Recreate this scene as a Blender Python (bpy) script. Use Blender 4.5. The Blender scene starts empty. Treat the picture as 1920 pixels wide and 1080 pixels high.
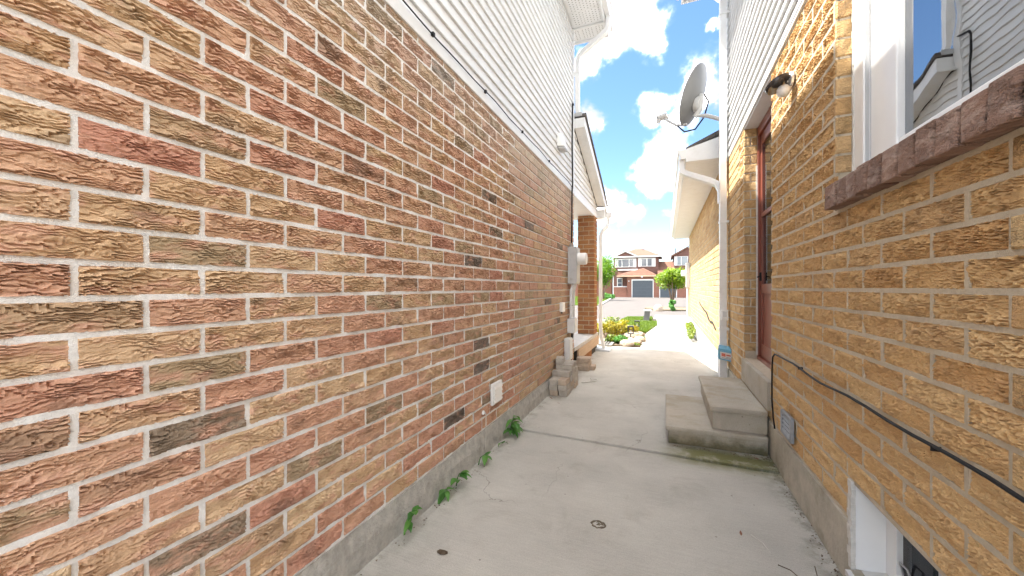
import bpy, bmesh, math, random
import numpy as np
from mathutils import Matrix, Vector, Euler

R = math.radians
scene = bpy.context.scene
col = scene.collection
random.seed(7)

# ------------------------------------------------------------------ camera
CAM_H = 1.25
F_PX, VPX = 720.0, 1248.0
YAW = math.atan2(VPX - 960.0, F_PX)          # camera turned to the left of the passage
cam_d = bpy.data.cameras.new('camera')
cam_d.sensor_width = 36.0
cam_d.lens = F_PX / 1920.0 * 36.0
cam_d.clip_start = 0.02
cam_d.clip_end = 3000.0
cam = bpy.data.objects.new('camera', cam_d)
cam.location = (0, 0, CAM_H)
cam.rotation_euler = (R(90), 0, YAW)
col.objects.link(cam)
scene.camera = cam

# ------------------------------------------------------------------ sun and sky
KX, KY = 0.495, 0.06                            # shadow shift in metres per metre of height
to_sun = Vector((-KX, -KY, 1.0)).normalized()
SUN_EL = math.asin(to_sun.z)
SUN_AZ = math.atan2(to_sun.x, to_sun.y)        # clockwise from +Y
sun_d = bpy.data.lights.new('sun', 'SUN')
sun_d.energy = 2.0
sun_d.angle = R(0.53)
sun_d.color = (1.0, 0.955, 0.88)
sun = bpy.data.objects.new('sun', sun_d)
sun.rotation_euler = to_sun.to_track_quat('Z', 'Y').to_euler()
sun.location = (-20, -2, 40)
col.objects.link(sun)

scene.view_settings.view_transform = 'Standard'
scene.view_settings.look = 'None'
scene.view_settings.gamma = 1.0
scene.view_settings.exposure = 3.28
scene.cycles.max_bounces = 10
scene.cycles.diffuse_bounces = 6
scene.cycles.transparent_max_bounces = 12

_n = math.hypot(VPX - 960.0, F_PX)
_S, _C = (VPX - 960.0) / _n, F_PX / _n


def ray(x, y):
    a, b = (x - 960.0) / F_PX, (540.0 - y) / F_PX
    return (a * _C - _S, a * _S + _C, b)


def at_y(x, y, Y):
    r = ray(x, y)
    k = Y / r[1]
    return Vector((r[0] * k, Y, r[2] * k + CAM_H))


def at_x(x, y, X):
    r = ray(x, y)
    k = X / r[0]
    return Vector((X, r[1] * k, r[2] * k + CAM_H))


def at_z(x, y, Z=0.0):
    r = ray(x, y)
    k = (Z - CAM_H) / r[2]
    return Vector((r[0] * k, r[1] * k, Z))


def make_world():
    w = bpy.data.worlds.new('World')
    scene.world = w
    w.use_nodes = True
    nt = w.node_tree
    nt.nodes.clear()
    N = nt.nodes.new
    L = nt.links.new
    out = N('ShaderNodeOutputWorld')
    bg = N('ShaderNodeBackground')
    bg.inputs['Strength'].default_value = 0.05
    L(bg.outputs[0], out.inputs[0])
    sky = N('ShaderNodeTexSky')
    sky.sky_type = 'NISHITA'
    sky.sun_disc = False
    sky.sun_elevation = SUN_EL
    sky.sun_rotation = SUN_AZ
    sky.altitude = 100
    sky.air_density = 1.0
    sky.dust_density = 0.15
    sky.ozone_density = 2.0
    tc = N('ShaderNodeTexCoord')
    # wobble of the direction so that cloud outlines billow
    n1 = N('ShaderNodeTexNoise'); n1.inputs['Scale'].default_value = 11.0; n1.inputs['Detail'].default_value = 5.0
    n1.inputs['Roughness'].default_value = 0.55
    L(tc.outputs['Generated'], n1.inputs['Vector'])
    sub = N('ShaderNodeVectorMath'); sub.operation = 'SUBTRACT'; sub.inputs[1].default_value = (.5, .5, .5)
    L(n1.outputs['Color'], sub.inputs[0])
    sc = N('ShaderNodeVectorMath'); sc.operation = 'SCALE'; sc.inputs['Scale'].default_value = 0.13
    L(sub.outputs[0], sc.inputs[0])
    add = N('ShaderNodeVectorMath'); add.operation = 'ADD'
    L(tc.outputs['Generated'], add.inputs[0]); L(sc.outputs[0], add.inputs[1])
    blobs = [(1170, 20, 88), (1215, 55, 45), (1150, 75, 42), (1098, 118, 40), (1112, 226, 34), (1105, 205, 26),
             (1318, 170, 62), (1285, 205, 50), (1222, 205, 42), (1255, 290, 52), (1225, 325, 48), (1275, 320, 50),
             (1160, 395, 42), (1195, 402, 34), (1130, 385, 30), (1160, 437, 26), (1249, 416, 20), (1240, 468, 30),
             (1215, 465, 20), (1340, 60, 20)]
    prev = None
    for (x, y, r) in blobs:
        d = Vector(ray(x, y))
        ln = d.length
        d.normalize()
        v = N('ShaderNodeVectorMath'); v.operation = 'DISTANCE'
        v.inputs[1].default_value = d
        L(add.outputs[0], v.inputs[0])
        m = N('ShaderNodeMath'); m.operation = 'MULTIPLY_ADD'
        m.inputs[1].default_value = -1.0 / (1.25 * r / F_PX / ln)
        m.inputs[2].default_value = 1.0
        L(v.outputs['Value'], m.inputs[0])
        if prev is None:
            prev = m.outputs[0]
        else:
            mx = N('ShaderNodeMath'); mx.operation = 'SMOOTH_MAX'; mx.inputs[2].default_value = 0.15
            L(prev, mx.inputs[0]); L(m.outputs[0], mx.inputs[1])
            prev = mx.outputs[0]
    # the same kind of broken cloud all round the sky
    n2 = N('ShaderNodeTexNoise'); n2.inputs['Scale'].default_value = 3.4; n2.inputs['Detail'].default_value = 7.0
    n2.inputs['Roughness'].default_value = 0.5
    L(add.outputs[0], n2.inputs['Vector'])
    g = N('ShaderNodeMath'); g.operation = 'MULTIPLY_ADD'; g.inputs[1].default_value = 5.0; g.inputs[2].default_value = -2.1
    L(n2.outputs['Fac'], g.inputs[0])
    # blend between the clouds in view and the general cloud field
    cd = Vector(ray(1215, 240)).normalized()
    vd = N('ShaderNodeVectorMath'); vd.operation = 'DISTANCE'; vd.inputs[1].default_value = cd
    L(tc.outputs['Generated'], vd.inputs[0])
    mr = N('ShaderNodeMapRange'); mr.inputs['From Min'].default_value = 0.36; mr.inputs['From Max'].default_value = 0.55
    L(vd.outputs['Value'], mr.inputs['Value'])
    mixd = N('ShaderNodeMix'); mixd.data_type = 'FLOAT'
    L(mr.outputs[0], mixd.inputs[0]); L(prev, mixd.inputs[2]); L(g.outputs[0], mixd.inputs[3])
    # fine detail on the edge
    n3 = N('ShaderNodeTexNoise'); n3.inputs['Scale'].default_value = 26.0; n3.inputs['Detail'].default_value = 6.0
    L(tc.outputs['Generated'], n3.inputs['Vector'])
    e = N('ShaderNodeMath'); e.operation = 'MULTIPLY_ADD'; e.inputs[1].default_value = 0.7
    L(n3.outputs['Fac'], e.inputs[0])
    e2 = N('ShaderNodeMath'); e2.operation = 'SUBTRACT'; e2.inputs[1].default_value = 0.35
    L(mixd.outputs[0], e2.inputs[0]); L(e2.outputs[0], e.inputs[2])
    ramp = N('ShaderNodeMapRange'); ramp.interpolation_type = 'SMOOTHSTEP'
    ramp.inputs['From Min'].default_value = 0.05; ramp.inputs['From Max'].default_value = 0.80
    L(e.outputs[0], ramp.inputs['Value'])
    # deepen the blue a little (polarised look of the photograph)
    hsv = N('ShaderNodeHueSaturation'); hsv.inputs['Saturation'].default_value = 1.12; hsv.inputs['Value'].default_value = 0.72
    L(sky.outputs[0], hsv.inputs['Color'])
    shade = N('ShaderNodeMix'); shade.data_type = 'RGBA'
    sq = N('ShaderNodeMath'); sq.operation = 'POWER'; sq.inputs[1].default_value = 3.2
    L(ramp.outputs[0], sq.inputs[0])
    L(sq.outputs[0], shade.inputs[0])
    L(hsv.outputs[0], shade.inputs[6])
    n4 = N('ShaderNodeTexNoise'); n4.inputs['Scale'].default_value = 7.5; n4.inputs['Detail'].default_value = 5.0
    L(add.outputs[0], n4.inputs['Vector'])
    bl = N('ShaderNodeMapRange'); bl.interpolation_type = 'SMOOTHSTEP'
    bl.inputs['From Min'].default_value = 0.40; bl.inputs['From Max'].default_value = 0.60
    L(n4.outputs['Fac'], bl.inputs['Value'])
    body = N('ShaderNodeMix'); body.data_type = 'RGBA'
    body.inputs[6].default_value = (2.1, 2.2, 2.4, 1)          # grey undersides
    body.inputs[7].default_value = (36.0, 35.0, 33.4, 1)       # sunlit heads
    L(bl.outputs[0], body.inputs[0])
    L(body.outputs[2], shade.inputs[7])
    L(shade.outputs[2], bg.inputs['Color'])


make_world()


# ------------------------------------------------------------------ materials
def new_mat(name):
    m = bpy.data.materials.new(name)
    m.use_nodes = True
    nt = m.node_tree
    b = nt.nodes['Principled BSDF']
    return m, nt, b


def mixc(nt, fac, a, b, mode='MIX'):
    n = nt.nodes.new('ShaderNodeMix')
    n.data_type = 'RGBA'
    n.blend_type = mode
    for i, v in ((0, fac), (6, a), (7, b)):
        if isinstance(v, (int, float)):
            n.inputs[i].default_value = v
        elif isinstance(v, tuple):
            n.inputs[i].default_value = v if len(v) == 4 else (*v, 1)
        else:
            nt.links.new(v, n.inputs[i])
    return n.outputs[2]


def math_n(nt, op, a, b=None, c=None, clamp=False):
    n = nt.nodes.new('ShaderNodeMath')
    n.operation = op
    n.use_clamp = clamp
    for i, v in enumerate((a, b, c)):
        if v is None:
            continue
        if isinstance(v, (int, float)):
            n.inputs[i].default_value = v
        else:
            nt.links.new(v, n.inputs[i])
    return n.outputs[0]


def noise(nt, vec, scale, detail=4, rough=.5, dist=0.0):
    n = nt.nodes.new('ShaderNodeTexNoise')
    n.inputs['Scale'].default_value = scale
    n.inputs['Detail'].default_value = detail
    n.inputs['Roughness'].default_value = rough
    n.inputs['Distortion'].default_value = dist
    if vec is not None:
        nt.links.new(vec, n.inputs['Vector'])
    return n


def smooth(nt, v, lo, hi, to0=0., to1=1.):
    n = nt.nodes.new('ShaderNodeMapRange')
    n.interpolation_type = 'SMOOTHSTEP'
    n.inputs['From Min'].default_value = lo
    n.inputs['From Max'].default_value = hi
    n.inputs['To Min'].default_value = to0
    n.inputs['To Max'].default_value = to1
    nt.links.new(v, n.inputs['Value'])
    return n.outputs[0]


def ramp(nt, v, stops):
    n = nt.nodes.new('ShaderNodeValToRGB')
    cr = n.color_ramp
    while len(cr.elements) > 1:
        cr.elements.remove(cr.elements[-1])
    cr.elements[0].position, cr.elements[0].color = stops[0][0], (*stops[0][1], 1)
    for p, c in stops[1:]:
        e = cr.elements.new(p)
        e.color = (*c, 1)
    nt.links.new(v, n.inputs['Fac'])
    return n.outputs['Color']


def position(nt):
    return nt.nodes.new('ShaderNodeNewGeometry').outputs['Position']


def uv_world(nt, rnd=None, su=1.0, sv=1.0, shift=7.3):
    """(x+y, z) in metres: runs along any upright face; shifted per piece."""
    p = position(nt)
    s = nt.nodes.new('ShaderNodeSeparateXYZ')
    nt.links.new(p, s.inputs[0])
    u = math_n(nt, 'ADD', s.outputs[0], s.outputs[1])
    v = s.outputs[2]
    w = 0.0
    if rnd is not None:
        w = math_n(nt, 'MULTIPLY', rnd, shift)
    c = nt.nodes.new('ShaderNodeCombineXYZ')
    nt.links.new(math_n(nt, 'MULTIPLY', u, su), c.inputs[0])
    nt.links.new(math_n(nt, 'MULTIPLY', v, sv), c.inputs[1])
    if rnd is not None:
        nt.links.new(w, c.inputs[2])
    return c.outputs[0]


def piece_random(nt):
    a = nt.nodes.new('ShaderNodeAttribute')
    a.attribute_name = 'rnd'
    oi = nt.nodes.new('ShaderNodeObjectInfo')
    return math_n(nt, 'FRACT', math_n(nt, 'ADD', a.outputs['Fac'], oi.outputs['Random']))


def rug_brick(name, stops, blotch, blotch_amt, rows, depth, white=False, dark_end=0.0, relief=False, streaks=False):
    """Bark-textured (rug-face) brick: wavy horizontal scales as bump."""
    m, nt, b = new_mat(name)
    L = nt.links.new
    rnd = piece_random(nt)
    base = ramp(nt, rnd, stops)
    nt.nodes[-1].color_ramp.interpolation = 'LINEAR'
    uv = uv_world(nt, rnd, 1.0, 1.0, 37.0)
    # blotches of a second colour
    uvs = uv_world(nt, rnd, 9.0, 22.0, 53.0)
    nb = noise(nt, uvs, 1.0, 4, .6)
    f = smooth(nt, nb.outputs['Fac'], .47, .68)
    f = math_n(nt, 'MULTIPLY', f, blotch_amt)
    c = mixc(nt, f, base, blotch)
    # flashed dark end on some pieces
    if dark_end > 0:
        nd = noise(nt, uv_world(nt, rnd, 5.0, 6.0, 91.0), 1.0, 2)
        fd = math_n(nt, 'MULTIPLY', smooth(nt, nd.outputs['Fac'], .60, .75), dark_end)
        c = mixc(nt, fd, c, (.085, .065, .05))
    # grain
    ng = noise(nt, uv, 260.0, 3, .6)
    c = mixc(nt, .38, c, ramp(nt, ng.outputs['Fac'], [(.3, (.62, .58, .54)), (.7, (1.25, 1.22, 1.18))]), 'MULTIPLY')
    if white:
        nw = noise(nt, uv_world(nt, rnd, 16.0, 30.0, 11.0), 1.0, 5, .65)
        fw = math_n(nt, 'MULTIPLY', smooth(nt, nw.outputs['Fac'], .68, .78), .7)
        c = mixc(nt, fw, c, (.62, .60, .57))
        se = nt.nodes.new('ShaderNodeSeparateXYZ'); L(position(nt), se.inputs[0])
        ne = noise(nt, position(nt), 2.6, 5, .65)
        fe = math_n(nt, 'MULTIPLY', smooth(nt, math_n(nt, 'MULTIPLY_ADD', ne.outputs['Fac'], .9, se.outputs[2]), 2.45, 3.05), .42)
        c = mixc(nt, fe, c, (.58, .54, .49))
    if streaks:
        sx = nt.nodes.new('ShaderNodeSeparateXYZ'); L(position(nt), sx.inputs[0])
        ns = noise(nt, uv_world(nt, None, 9.0, 1.6), 1.0, 4, .6)
        zone = math_n(nt, 'MULTIPLY', smooth(nt, sx.outputs[2], .75, 1.62), smooth(nt, sx.outputs[2], 1.70, 1.62))
        zone = math_n(nt, 'MULTIPLY', zone, smooth(nt, sx.outputs[1], 2.45, 2.2))
        fs_ = math_n(nt, 'MULTIPLY', math_n(nt, 'MULTIPLY', zone, smooth(nt, ns.outputs['Fac'], .46, .70)), .40)
        c = mixc(nt, fs_, c, (.20, .115, .06))
    # scales
    wob = noise(nt, uv_world(nt, rnd, 22.0, 34.0, 17.0), 1.0, 3, .55)
    wob2 = noise(nt, uv_world(nt, rnd, 75.0, 110.0, 29.0), 1.0, 2, .5)
    s = nt.nodes.new('ShaderNodeSeparateXYZ')
    L(position(nt), s.inputs[0])
    ph = math_n(nt, 'MULTIPLY', s.outputs[2], -rows)
    ph = math_n(nt, 'MULTIPLY_ADD', wob.outputs['Fac'], 7.0, ph)
    ph = math_n(nt, 'MULTIPLY_ADD', wob2.outputs['Fac'], 1.5, ph)
    saw = math_n(nt, 'FRACT', ph)
    saw = smooth(nt, saw, 0.0, .88)
    nt.nodes[-1].interpolation_type = 'LINEAR'
    # the step back at the underside of each scale is short but not vertical
    pk = math_n(nt, 'FRACT', ph)
    dn = smooth(nt, pk, .86, 1.0, 1.0, 0.0)
    h = math_n(nt, 'MULTIPLY', saw, dn)
    calm = noise(nt, uv_world(nt, rnd, 12.0, 18.0, 71.0), 1.0, 2)
    cf = smooth(nt, calm.outputs['Fac'], .36, .6, .35, 1.0)
    rr = math_n(nt, 'MULTIPLY_ADD', math_n(nt, 'FRACT', math_n(nt, 'MULTIPLY', rnd, 17.31)), .55, .45)
    h = math_n(nt, 'MULTIPLY', h, math_n(nt, 'MULTIPLY', cf, rr))
    big = noise(nt, uv_world(nt, rnd, 30.0, 45.0, 5.0), 1.0, 3)
    h = math_n(nt, 'MULTIPLY_ADD', big.outputs['Fac'], .5, h)
    h = math_n(nt, 'MULTIPLY_ADD', ng.outputs['Fac'], .12, h)
    if relief:      # the scales themselves are modelled; only grain is left to the bump
        h = math_n(nt, 'MULTIPLY', ng.outputs['Fac'], .16)
    bp = nt.nodes.new('ShaderNodeBump')
    bp.inputs['Strength'].default_value = 1.0
    bp.inputs['Distance'].default_value = depth
    L(h, bp.inputs['Height'])
    L(bp.outputs[0], b.inputs['Normal'])
    L(c, b.inputs['Base Color'])
    b.inputs['Roughness'].default_value = .88
    b.inputs['Specular IOR Level'].default_value = .25
    return m


def plain(name, color, rough=.6, var=.12, scale=30., bump=0., spec=.5, metal=0., dirt=None, stretch=(1, 1, 1)):
    m, nt, b = new_mat(name)
    tc = nt.nodes.new('ShaderNodeMapping')
    nt.links.new(position(nt), tc.inputs['Vector'])
    tc.inputs['Scale'].default_value = stretch
    n = noise(nt, tc.outputs[0], scale, 5, .6)
    lo = tuple(c * (1 - var) for c in color)
    hi = tuple(min(1, c * (1 + var)) for c in color)
    c = ramp(nt, n.outputs['Fac'], [(.3, lo), (.7, hi)])
    if dirt:
        nd = noise(nt, tc.outputs[0], dirt[1], 6, .65)
        c = mixc(nt, math_n(nt, 'MULTIPLY', smooth(nt, nd.outputs['Fac'], .48, .72), dirt[2]), c, dirt[0])
    nt.links.new(c, b.inputs['Base Color'])
    b.inputs['Roughness'].default_value = rough
    b.inputs['Specular IOR Level'].default_value = spec
    b.inputs['Metallic'].default_value = metal
    if bump:
        bp = nt.nodes.new('ShaderNodeBump')
        bp.inputs['Distance'].default_value = bump
        bp.inputs['Strength'].default_value = 1.0
        nb = noise(nt, tc.outputs[0], scale * 4, 4, .6)
        nt.links.new(nb.outputs['Fac'], bp.inputs['Height'])
        nt.links.new(bp.outputs[0], b.inputs['Normal'])
    return m


def concrete(name, color, moss=False, stains=True, foot=False):
    m, nt, b = new_mat(name)
    L = nt.links.new
    p = position(nt)
    big = noise(nt, p, 1.7, 5, .55)
    c = ramp(nt, big.outputs['Fac'], [(.3, tuple(v * .84 for v in color)), (.7, tuple(v * 1.08 for v in color))])
    # broom lines across the walk
    mp = nt.nodes.new('ShaderNodeMapping')
    mp.inputs['Scale'].default_value = (3.0, 60.0, 3.0)
    L(p, mp.inputs['Vector'])
    br = noise(nt, mp.outputs[0], 2.0, 4, .7)
    c = mixc(nt, .30, c, ramp(nt, br.outputs['Fac'], [(.3, (.72, .72, .72)), (.7, (1.18, 1.18, 1.18))]), 'MULTIPLY')
    fine = noise(nt, p, 190.0, 4, .7)
    c = mixc(nt, .34, c, ramp(nt, fine.outputs['Fac'], [(.32, (.55, .54, .52)), (.62, (1.16, 1.16, 1.15))]), 'MULTIPLY')
    if stains:
        st = noise(nt, p, 3.1, 6, .68, .6)
        c = mixc(nt, math_n(nt, 'MULTIPLY', smooth(nt, st.outputs['Fac'], .50, .74), .40), c, (.30, .27, .22))
        vo = nt.nodes.new('ShaderNodeTexVoronoi')
        vo.inputs['Scale'].default_value = 9.0
        L(p, vo.inputs['Vector'])
        wv = noise(nt, p, 2.2, 5, .6)
        vm = nt.nodes.new('ShaderNodeVectorMath'); vm.operation = 'MULTIPLY_ADD'
        L(wv.outputs['Color'], vm.inputs[0]); vm.inputs[1].default_value = (.5, .5, .5); L(p, vm.inputs[2])
        ve = nt.nodes.new('ShaderNodeTexVoronoi'); ve.feature = 'DISTANCE_TO_EDGE'; ve.inputs['Scale'].default_value = .55
        L(vm.outputs[0], ve.inputs['Vector'])
        hc = smooth(nt, ve.outputs['Distance'], .0004, .0022, 1.0, 0.0)
        hm = noise(nt, p, 1.1, 2)
        c = mixc(nt, math_n(nt, 'MULTIPLY', math_n(nt, 'MULTIPLY', hc, smooth(nt, hm.outputs['Fac'], .48, .6)), .6), c, (.16, .14, .12))
        sp = smooth(nt, vo.outputs['Distance'], .035, .06, 1.0, 0.0)
        c = mixc(nt, math_n(nt, 'MULTIPLY', sp, .6), c, (.13, .11, .09))
    if moss:
        nm = noise(nt, p, 6.0, 6, .7)
        s = nt.nodes.new('ShaderNodeSeparateXYZ'); L(p, s.inputs[0])
        # old damp line along the foot of the step and beside the joint
        band = smooth(nt, math_n(nt, 'ABSOLUTE', math_n(nt, 'SUBTRACT', s.outputs[1], 3.16)), .05, .26, 1.0, 0.0)
        side = smooth(nt, s.outputs[0], -.15, .25)
        fm = math_n(nt, 'MULTIPLY', math_n(nt, 'MULTIPLY', band, side), smooth(nt, nm.outputs['Fac'], .25, .55))
        c = mixc(nt, math_n(nt, 'MULTIPLY', fm, .92), c, (.15, .15, .045))
        edge = smooth(nt, s.outputs[0], .56, .72)
        fe = math_n(nt, 'MULTIPLY', edge, smooth(nt, nm.outputs['Fac'], .42, .62))
        c = mixc(nt, math_n(nt, 'MULTIPLY', fe, .7), c, (.12, .115, .07))
        edge2 = smooth(nt, s.outputs[0], -1.02, -1.25)
        fe2 = math_n(nt, 'MULTIPLY', edge2, smooth(nt, nm.outputs['Fac'], .42, .65))
        c = mixc(nt, math_n(nt, 'MULTIPLY', fe2, .5), c, (.2, .18, .14))
    if foot:      # algae and splash dirt creeping up from the ground, ragged
        nf = noise(nt, p, 7.0, 6, .7)
        s = nt.nodes.new('ShaderNodeSeparateXYZ'); L(p, s.inputs[0])
        zz = math_n(nt, 'MULTIPLY_ADD', nf.outputs['Fac'], -.18, s.outputs[2])
        ff = smooth(nt, zz, -.07, .04, 1.0, 0.0)
        c = mixc(nt, math_n(nt, 'MULTIPLY', ff, .92), c, (.085, .08, .035))
        nf2 = noise(nt, p, 4.0, 5, .6)
        c = mixc(nt, math_n(nt, 'MULTIPLY', smooth(nt, nf2.outputs['Fac'], .45, .7), .55), c, (.34, .27, .17))
    L(c, b.inputs['Base Color'])
    b.inputs['Roughness'].default_value = .9
    b.inputs['Specular IOR Level'].default_value = .25
    bp = nt.nodes.new('ShaderNodeBump')
    bp.inputs['Distance'].default_value = .004
    hh = math_n(nt, 'MULTIPLY_ADD', br.outputs['Fac'], .5, fine.outputs['Fac'])
    L(hh, bp.inputs['Height'])
    L(bp.outputs[0], b.inputs['Normal'])
    return m


def glass_mat(name, tint, ior=1.9, rough=.01):
    m, nt, b = new_mat(name)
    nt.nodes.remove(b)
    out = nt.nodes['Material Output']
    gl = nt.nodes.new('ShaderNodeBsdfGlossy'); gl.inputs['Roughness'].default_value = rough
    gl.inputs['Color'].default_value = (.95, .97, 1, 1)
    tr = nt.nodes.new('ShaderNodeBsdfTransparent'); tr.inputs['Color'].default_value = (*tint, 1)
    fr = nt.nodes.new('ShaderNodeFresnel'); fr.inputs['IOR'].default_value = ior
    n = noise(nt, position(nt), 3.0, 2)
    bp = nt.nodes.new('ShaderNodeBump'); bp.inputs['Distance'].default_value = .0016; bp.inputs['Strength'].default_value = .6
    nt.links.new(n.outputs['Fac'], bp.inputs['Height']); nt.links.new(bp.outputs[0], gl.inputs['Normal'])
    mx = nt.nodes.new('ShaderNodeMixShader')
    nt.links.new(fr.outputs[0], mx.inputs[0]); nt.links.new(tr.outputs[0], mx.inputs[1]); nt.links.new(gl.outputs[0], mx.inputs[2])
    nt.links.new(mx.outputs[0], out.inputs[0])
    return m


def leaf_mat(name, dark, light, trans=.35):
    m, nt, b = new_mat(name)
    oi = nt.nodes.new('ShaderNodeAttribute'); oi.attribute_name = 'rnd'
    c = ramp(nt, oi.outputs['Fac'], [(0.0, dark), (1.0, light)])
    nt.links.new(c, b.inputs['Base Color'])
    b.inputs['Roughness'].default_value = .5
    out = nt.nodes['Material Output']
    t = nt.nodes.new('ShaderNodeBsdfTranslucent')
    nt.links.new(mixc(nt, 1.0, c, (1.25, 1.3, .55), 'MULTIPLY'), t.inputs['Color'])
    mx = nt.nodes.new('ShaderNodeMixShader'); mx.inputs[0].default_value = trans
    nt.links.new(b.outputs[0], mx.inputs[1]); nt.links.new(t.outputs[0], mx.inputs[2])
    nt.links.new(mx.outputs[0], out.inputs[0])
    return m


def far_brick(name, c1, c2, mortar):
    m, nt, b = new_mat(name)
    bt = nt.nodes.new('ShaderNodeTexBrick')
    bt.inputs['Scale'].default_value = 1.0
    bt.inputs['Brick Width'].default_value = .27
    bt.inputs['Row Height'].default_value = .088
    bt.inputs['Mortar Size'].default_value = .008
    bt.inputs['Color1'].default_value = (*c1, 1); bt.inputs['Color2'].default_value = (*c2, 1)
    bt.inputs['Mortar'].default_value = (*mortar, 1)
    nt.links.new(uv_world(nt), bt.inputs['Vector'])
    nt.links.new(bt.outputs['Color'], b.inputs['Base Color'])
    b.inputs['Roughness'].default_value = .9
    return m


def shingle_mat(name, color):
    m, nt, b = new_mat(name)
    bt = nt.nodes.new('ShaderNodeTexBrick')
    bt.inputs['Scale'].default_value = 1.0
    bt.inputs['Brick Width'].default_value = .3
    bt.inputs['Row Height'].default_value = .14
    bt.inputs['Mortar Size'].default_value = .006
    bt.inputs['Color1'].default_value = (*color, 1)
    bt.inputs['Color2'].default_value = (*[c * .78 for c in color], 1)
    bt.inputs['Mortar'].default_value = (*[c * .5 for c in color], 1)
    p = position(nt)
    nt.links.new(p, bt.inputs['Vector'])
    n = noise(nt, p, 60., 4, .7)
    c = mixc(nt, .4, bt.outputs['Color'], ramp(nt, n.outputs['Fac'], [(.3, (.6, .6, .6)), (.7, (1.3, 1.3, 1.3))]), 'MULTIPLY')
    nt.links.new(c, b.inputs['Base Color'])
    b.inputs['Roughness'].default_value = .95
    return m


M = {}
LEFT_STOPS = [
    (.00, (.55, .37, .22)), (.14, (.60, .43, .27)), (.28, (.56, .33, .225)), (.42, (.62, .46, .29)),
    (.56, (.52, .27, .195)), (.68, (.58, .40, .25)), (.80, (.56, .31, .22)), (.90, (.47, .35, .22)),
    (.955, (.40, .30, .19)), (.98, (.22, .175, .14)), (1.0, (.18, .145, .12))]
RIGHT_STOPS = [(.00, (.56, .36, .165)), (.2, (.63, .435, .22)), (.4, (.58, .375, .175)), (.6, (.52, .315, .14)), (.8, (.61, .41, .20)), (1.0, (.56, .375, .195))]
for rel in (False, True):
    sfx = '_relief' if rel else ''
    M['brick_l' + sfx] = rug_brick('mottled_brick' + sfx, LEFT_STOPS, (.60, .36, .26), .85, 95., .011, white=True, dark_end=.42, relief=rel)
    M['brick_r' + sfx] = rug_brick('golden_brick' + sfx, RIGHT_STOPS, (.50, .32, .155), .6, 95., .011, relief=rel, streaks=True)
M['brick_p'] = rug_brick('porch_brick', [
    (.00, (.33, .15, .06)), (.3, (.40, .19, .075)), (.6, (.30, .125, .055)), (1.0, (.38, .20, .085))],
    (.26, .11, .05), .5, 85., .005)
M['brick_sill'] = rug_brick('brown_sill_brick', [
    (.00, (.27, .165, .12)), (.5, (.32, .20, .15)), (1.0, (.25, .15, .11))], (.46, .34, .28), .8, 60., .016)
M['mortar_l'] = plain('white_mortar', (.84, .835, .82), .95, .08, 90., .003, .2, dirt=((.55, .54, .52), 14., .35))
M['mortar_r'] = plain('beige_mortar', (.54, .46, .345), .95, .10, 80., .003, .2, dirt=((.40, .33, .235), 10., .5))
M['siding'] = plain('white_vinyl', (.72, .73, .735), .38, .03, 5., 0, .45, dirt=((.66, .65, .62), 3., .35))
M['trim'] = plain('white_trim', (.76, .77, .775), .4, .03, 9., 0, .45, dirt=((.60, .58, .54), 8., .25))
M['gutter'] = plain('white_gutter', (.78, .78, .77), .32, .03, 7., 0, .5, dirt=((.55, .54, .52), 12., .25))
M['pvc'] = plain('white_window_vinyl', (.83, .83, .82), .3, .02, 9., 0, .5)
M['concrete'] = concrete('walk_concrete', (.53, .51, .46), moss=True)
M['concrete_far'] = concrete('front_concrete', (.27, .257, .235), stains=False)
M['step'] = concrete('step_concrete', (.50, .455, .375), foot=True)
M['found_l'] = plain('rough_foundation', (.44, .42, .38), .95, .22, 22., .010, .2, dirt=((.22, .20, .17), 9., .5))
M['found_r'] = plain('parged_foundation', (.45, .41, .335), .95, .14, 12., .004, .2, dirt=((.20, .18, .12), 4., .6))
M['found_w'] = plain('white_painted_foundation', (.52, .51, .49), .8, .06, 12., .003, .3, dirt=((.5, .48, .44), 5., .3))
M['road'] = plain('pale_road', (.100, .090, .083), .95, .10, 2.0, .003, .2, dirt=((.095, .086, .08), .7, .5))
M['kerb'] = plain('kerb_concrete', (.35, .34, .32), .9, .08, 6., .003, .2)
M['soil'] = plain('garden_soil', (.15, .11, .075), 1., .3, 40., .02, .1)
M['ground'] = plain('earth', (.15, .125, .09), 1., .25, 8., .01, .1)
M['grass_under'] = plain('lawn_turf', (.09, .14, .018), 1., .25, 9., .012, .1)
M['grass'] = leaf_mat('grass_blades', (.08, .14, .012), (.16, .23, .03))
M['leaf_tree'] = leaf_mat('bright_leaves', (.075, .155, .006), (.24, .33, .015), .5)
M['leaf_tree2'] = leaf_mat('fresh_leaves', (.06, .155, .008), (.18, .31, .018), .5)
M['leaf_weed'] = leaf_mat('weed_leaves', (.05, .17, .03), (.11, .28, .05), .3)
M['leaf_yellow'] = leaf_mat('golden_leaves', (.17, .17, .014), (.42, .33, .03), .4)
M['leaf_shrub'] = leaf_mat('shrub_leaves', (.07, .13, .013), (.22, .26, .035), .4)
M['bark'] = plain('bark', (.17, .12, .085), .95, .3, 30., .01, .2, stretch=(1, 1, .3))
M['shingle'] = shingle_mat('salmon_shingles', (.17, .080, .052))
M['shingle_d'] = shingle_mat('dark_shingles', (.12, .11, .105))
M['far_brick'] = far_brick('far_red_brick', (.24, .092, .056), (.20, .075, .046), (.25, .165, .13))
M['far_brown'] = far_brick('far_brown_brick', (.155, .066, .048), (.13, .055, .04), (.15, .10, .085))
M['white_paint'] = plain('white_paint', (.62, .61, .59), .5, .03, 8.)
M['garage_grey'] = plain('slate_garage_paint', (.060, .074, .088), .45, .05, 3.)
M['pane_dark'] = plain('dark_pane', (.05, .06, .08), .08, .05, 2., spec=.8)
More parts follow.
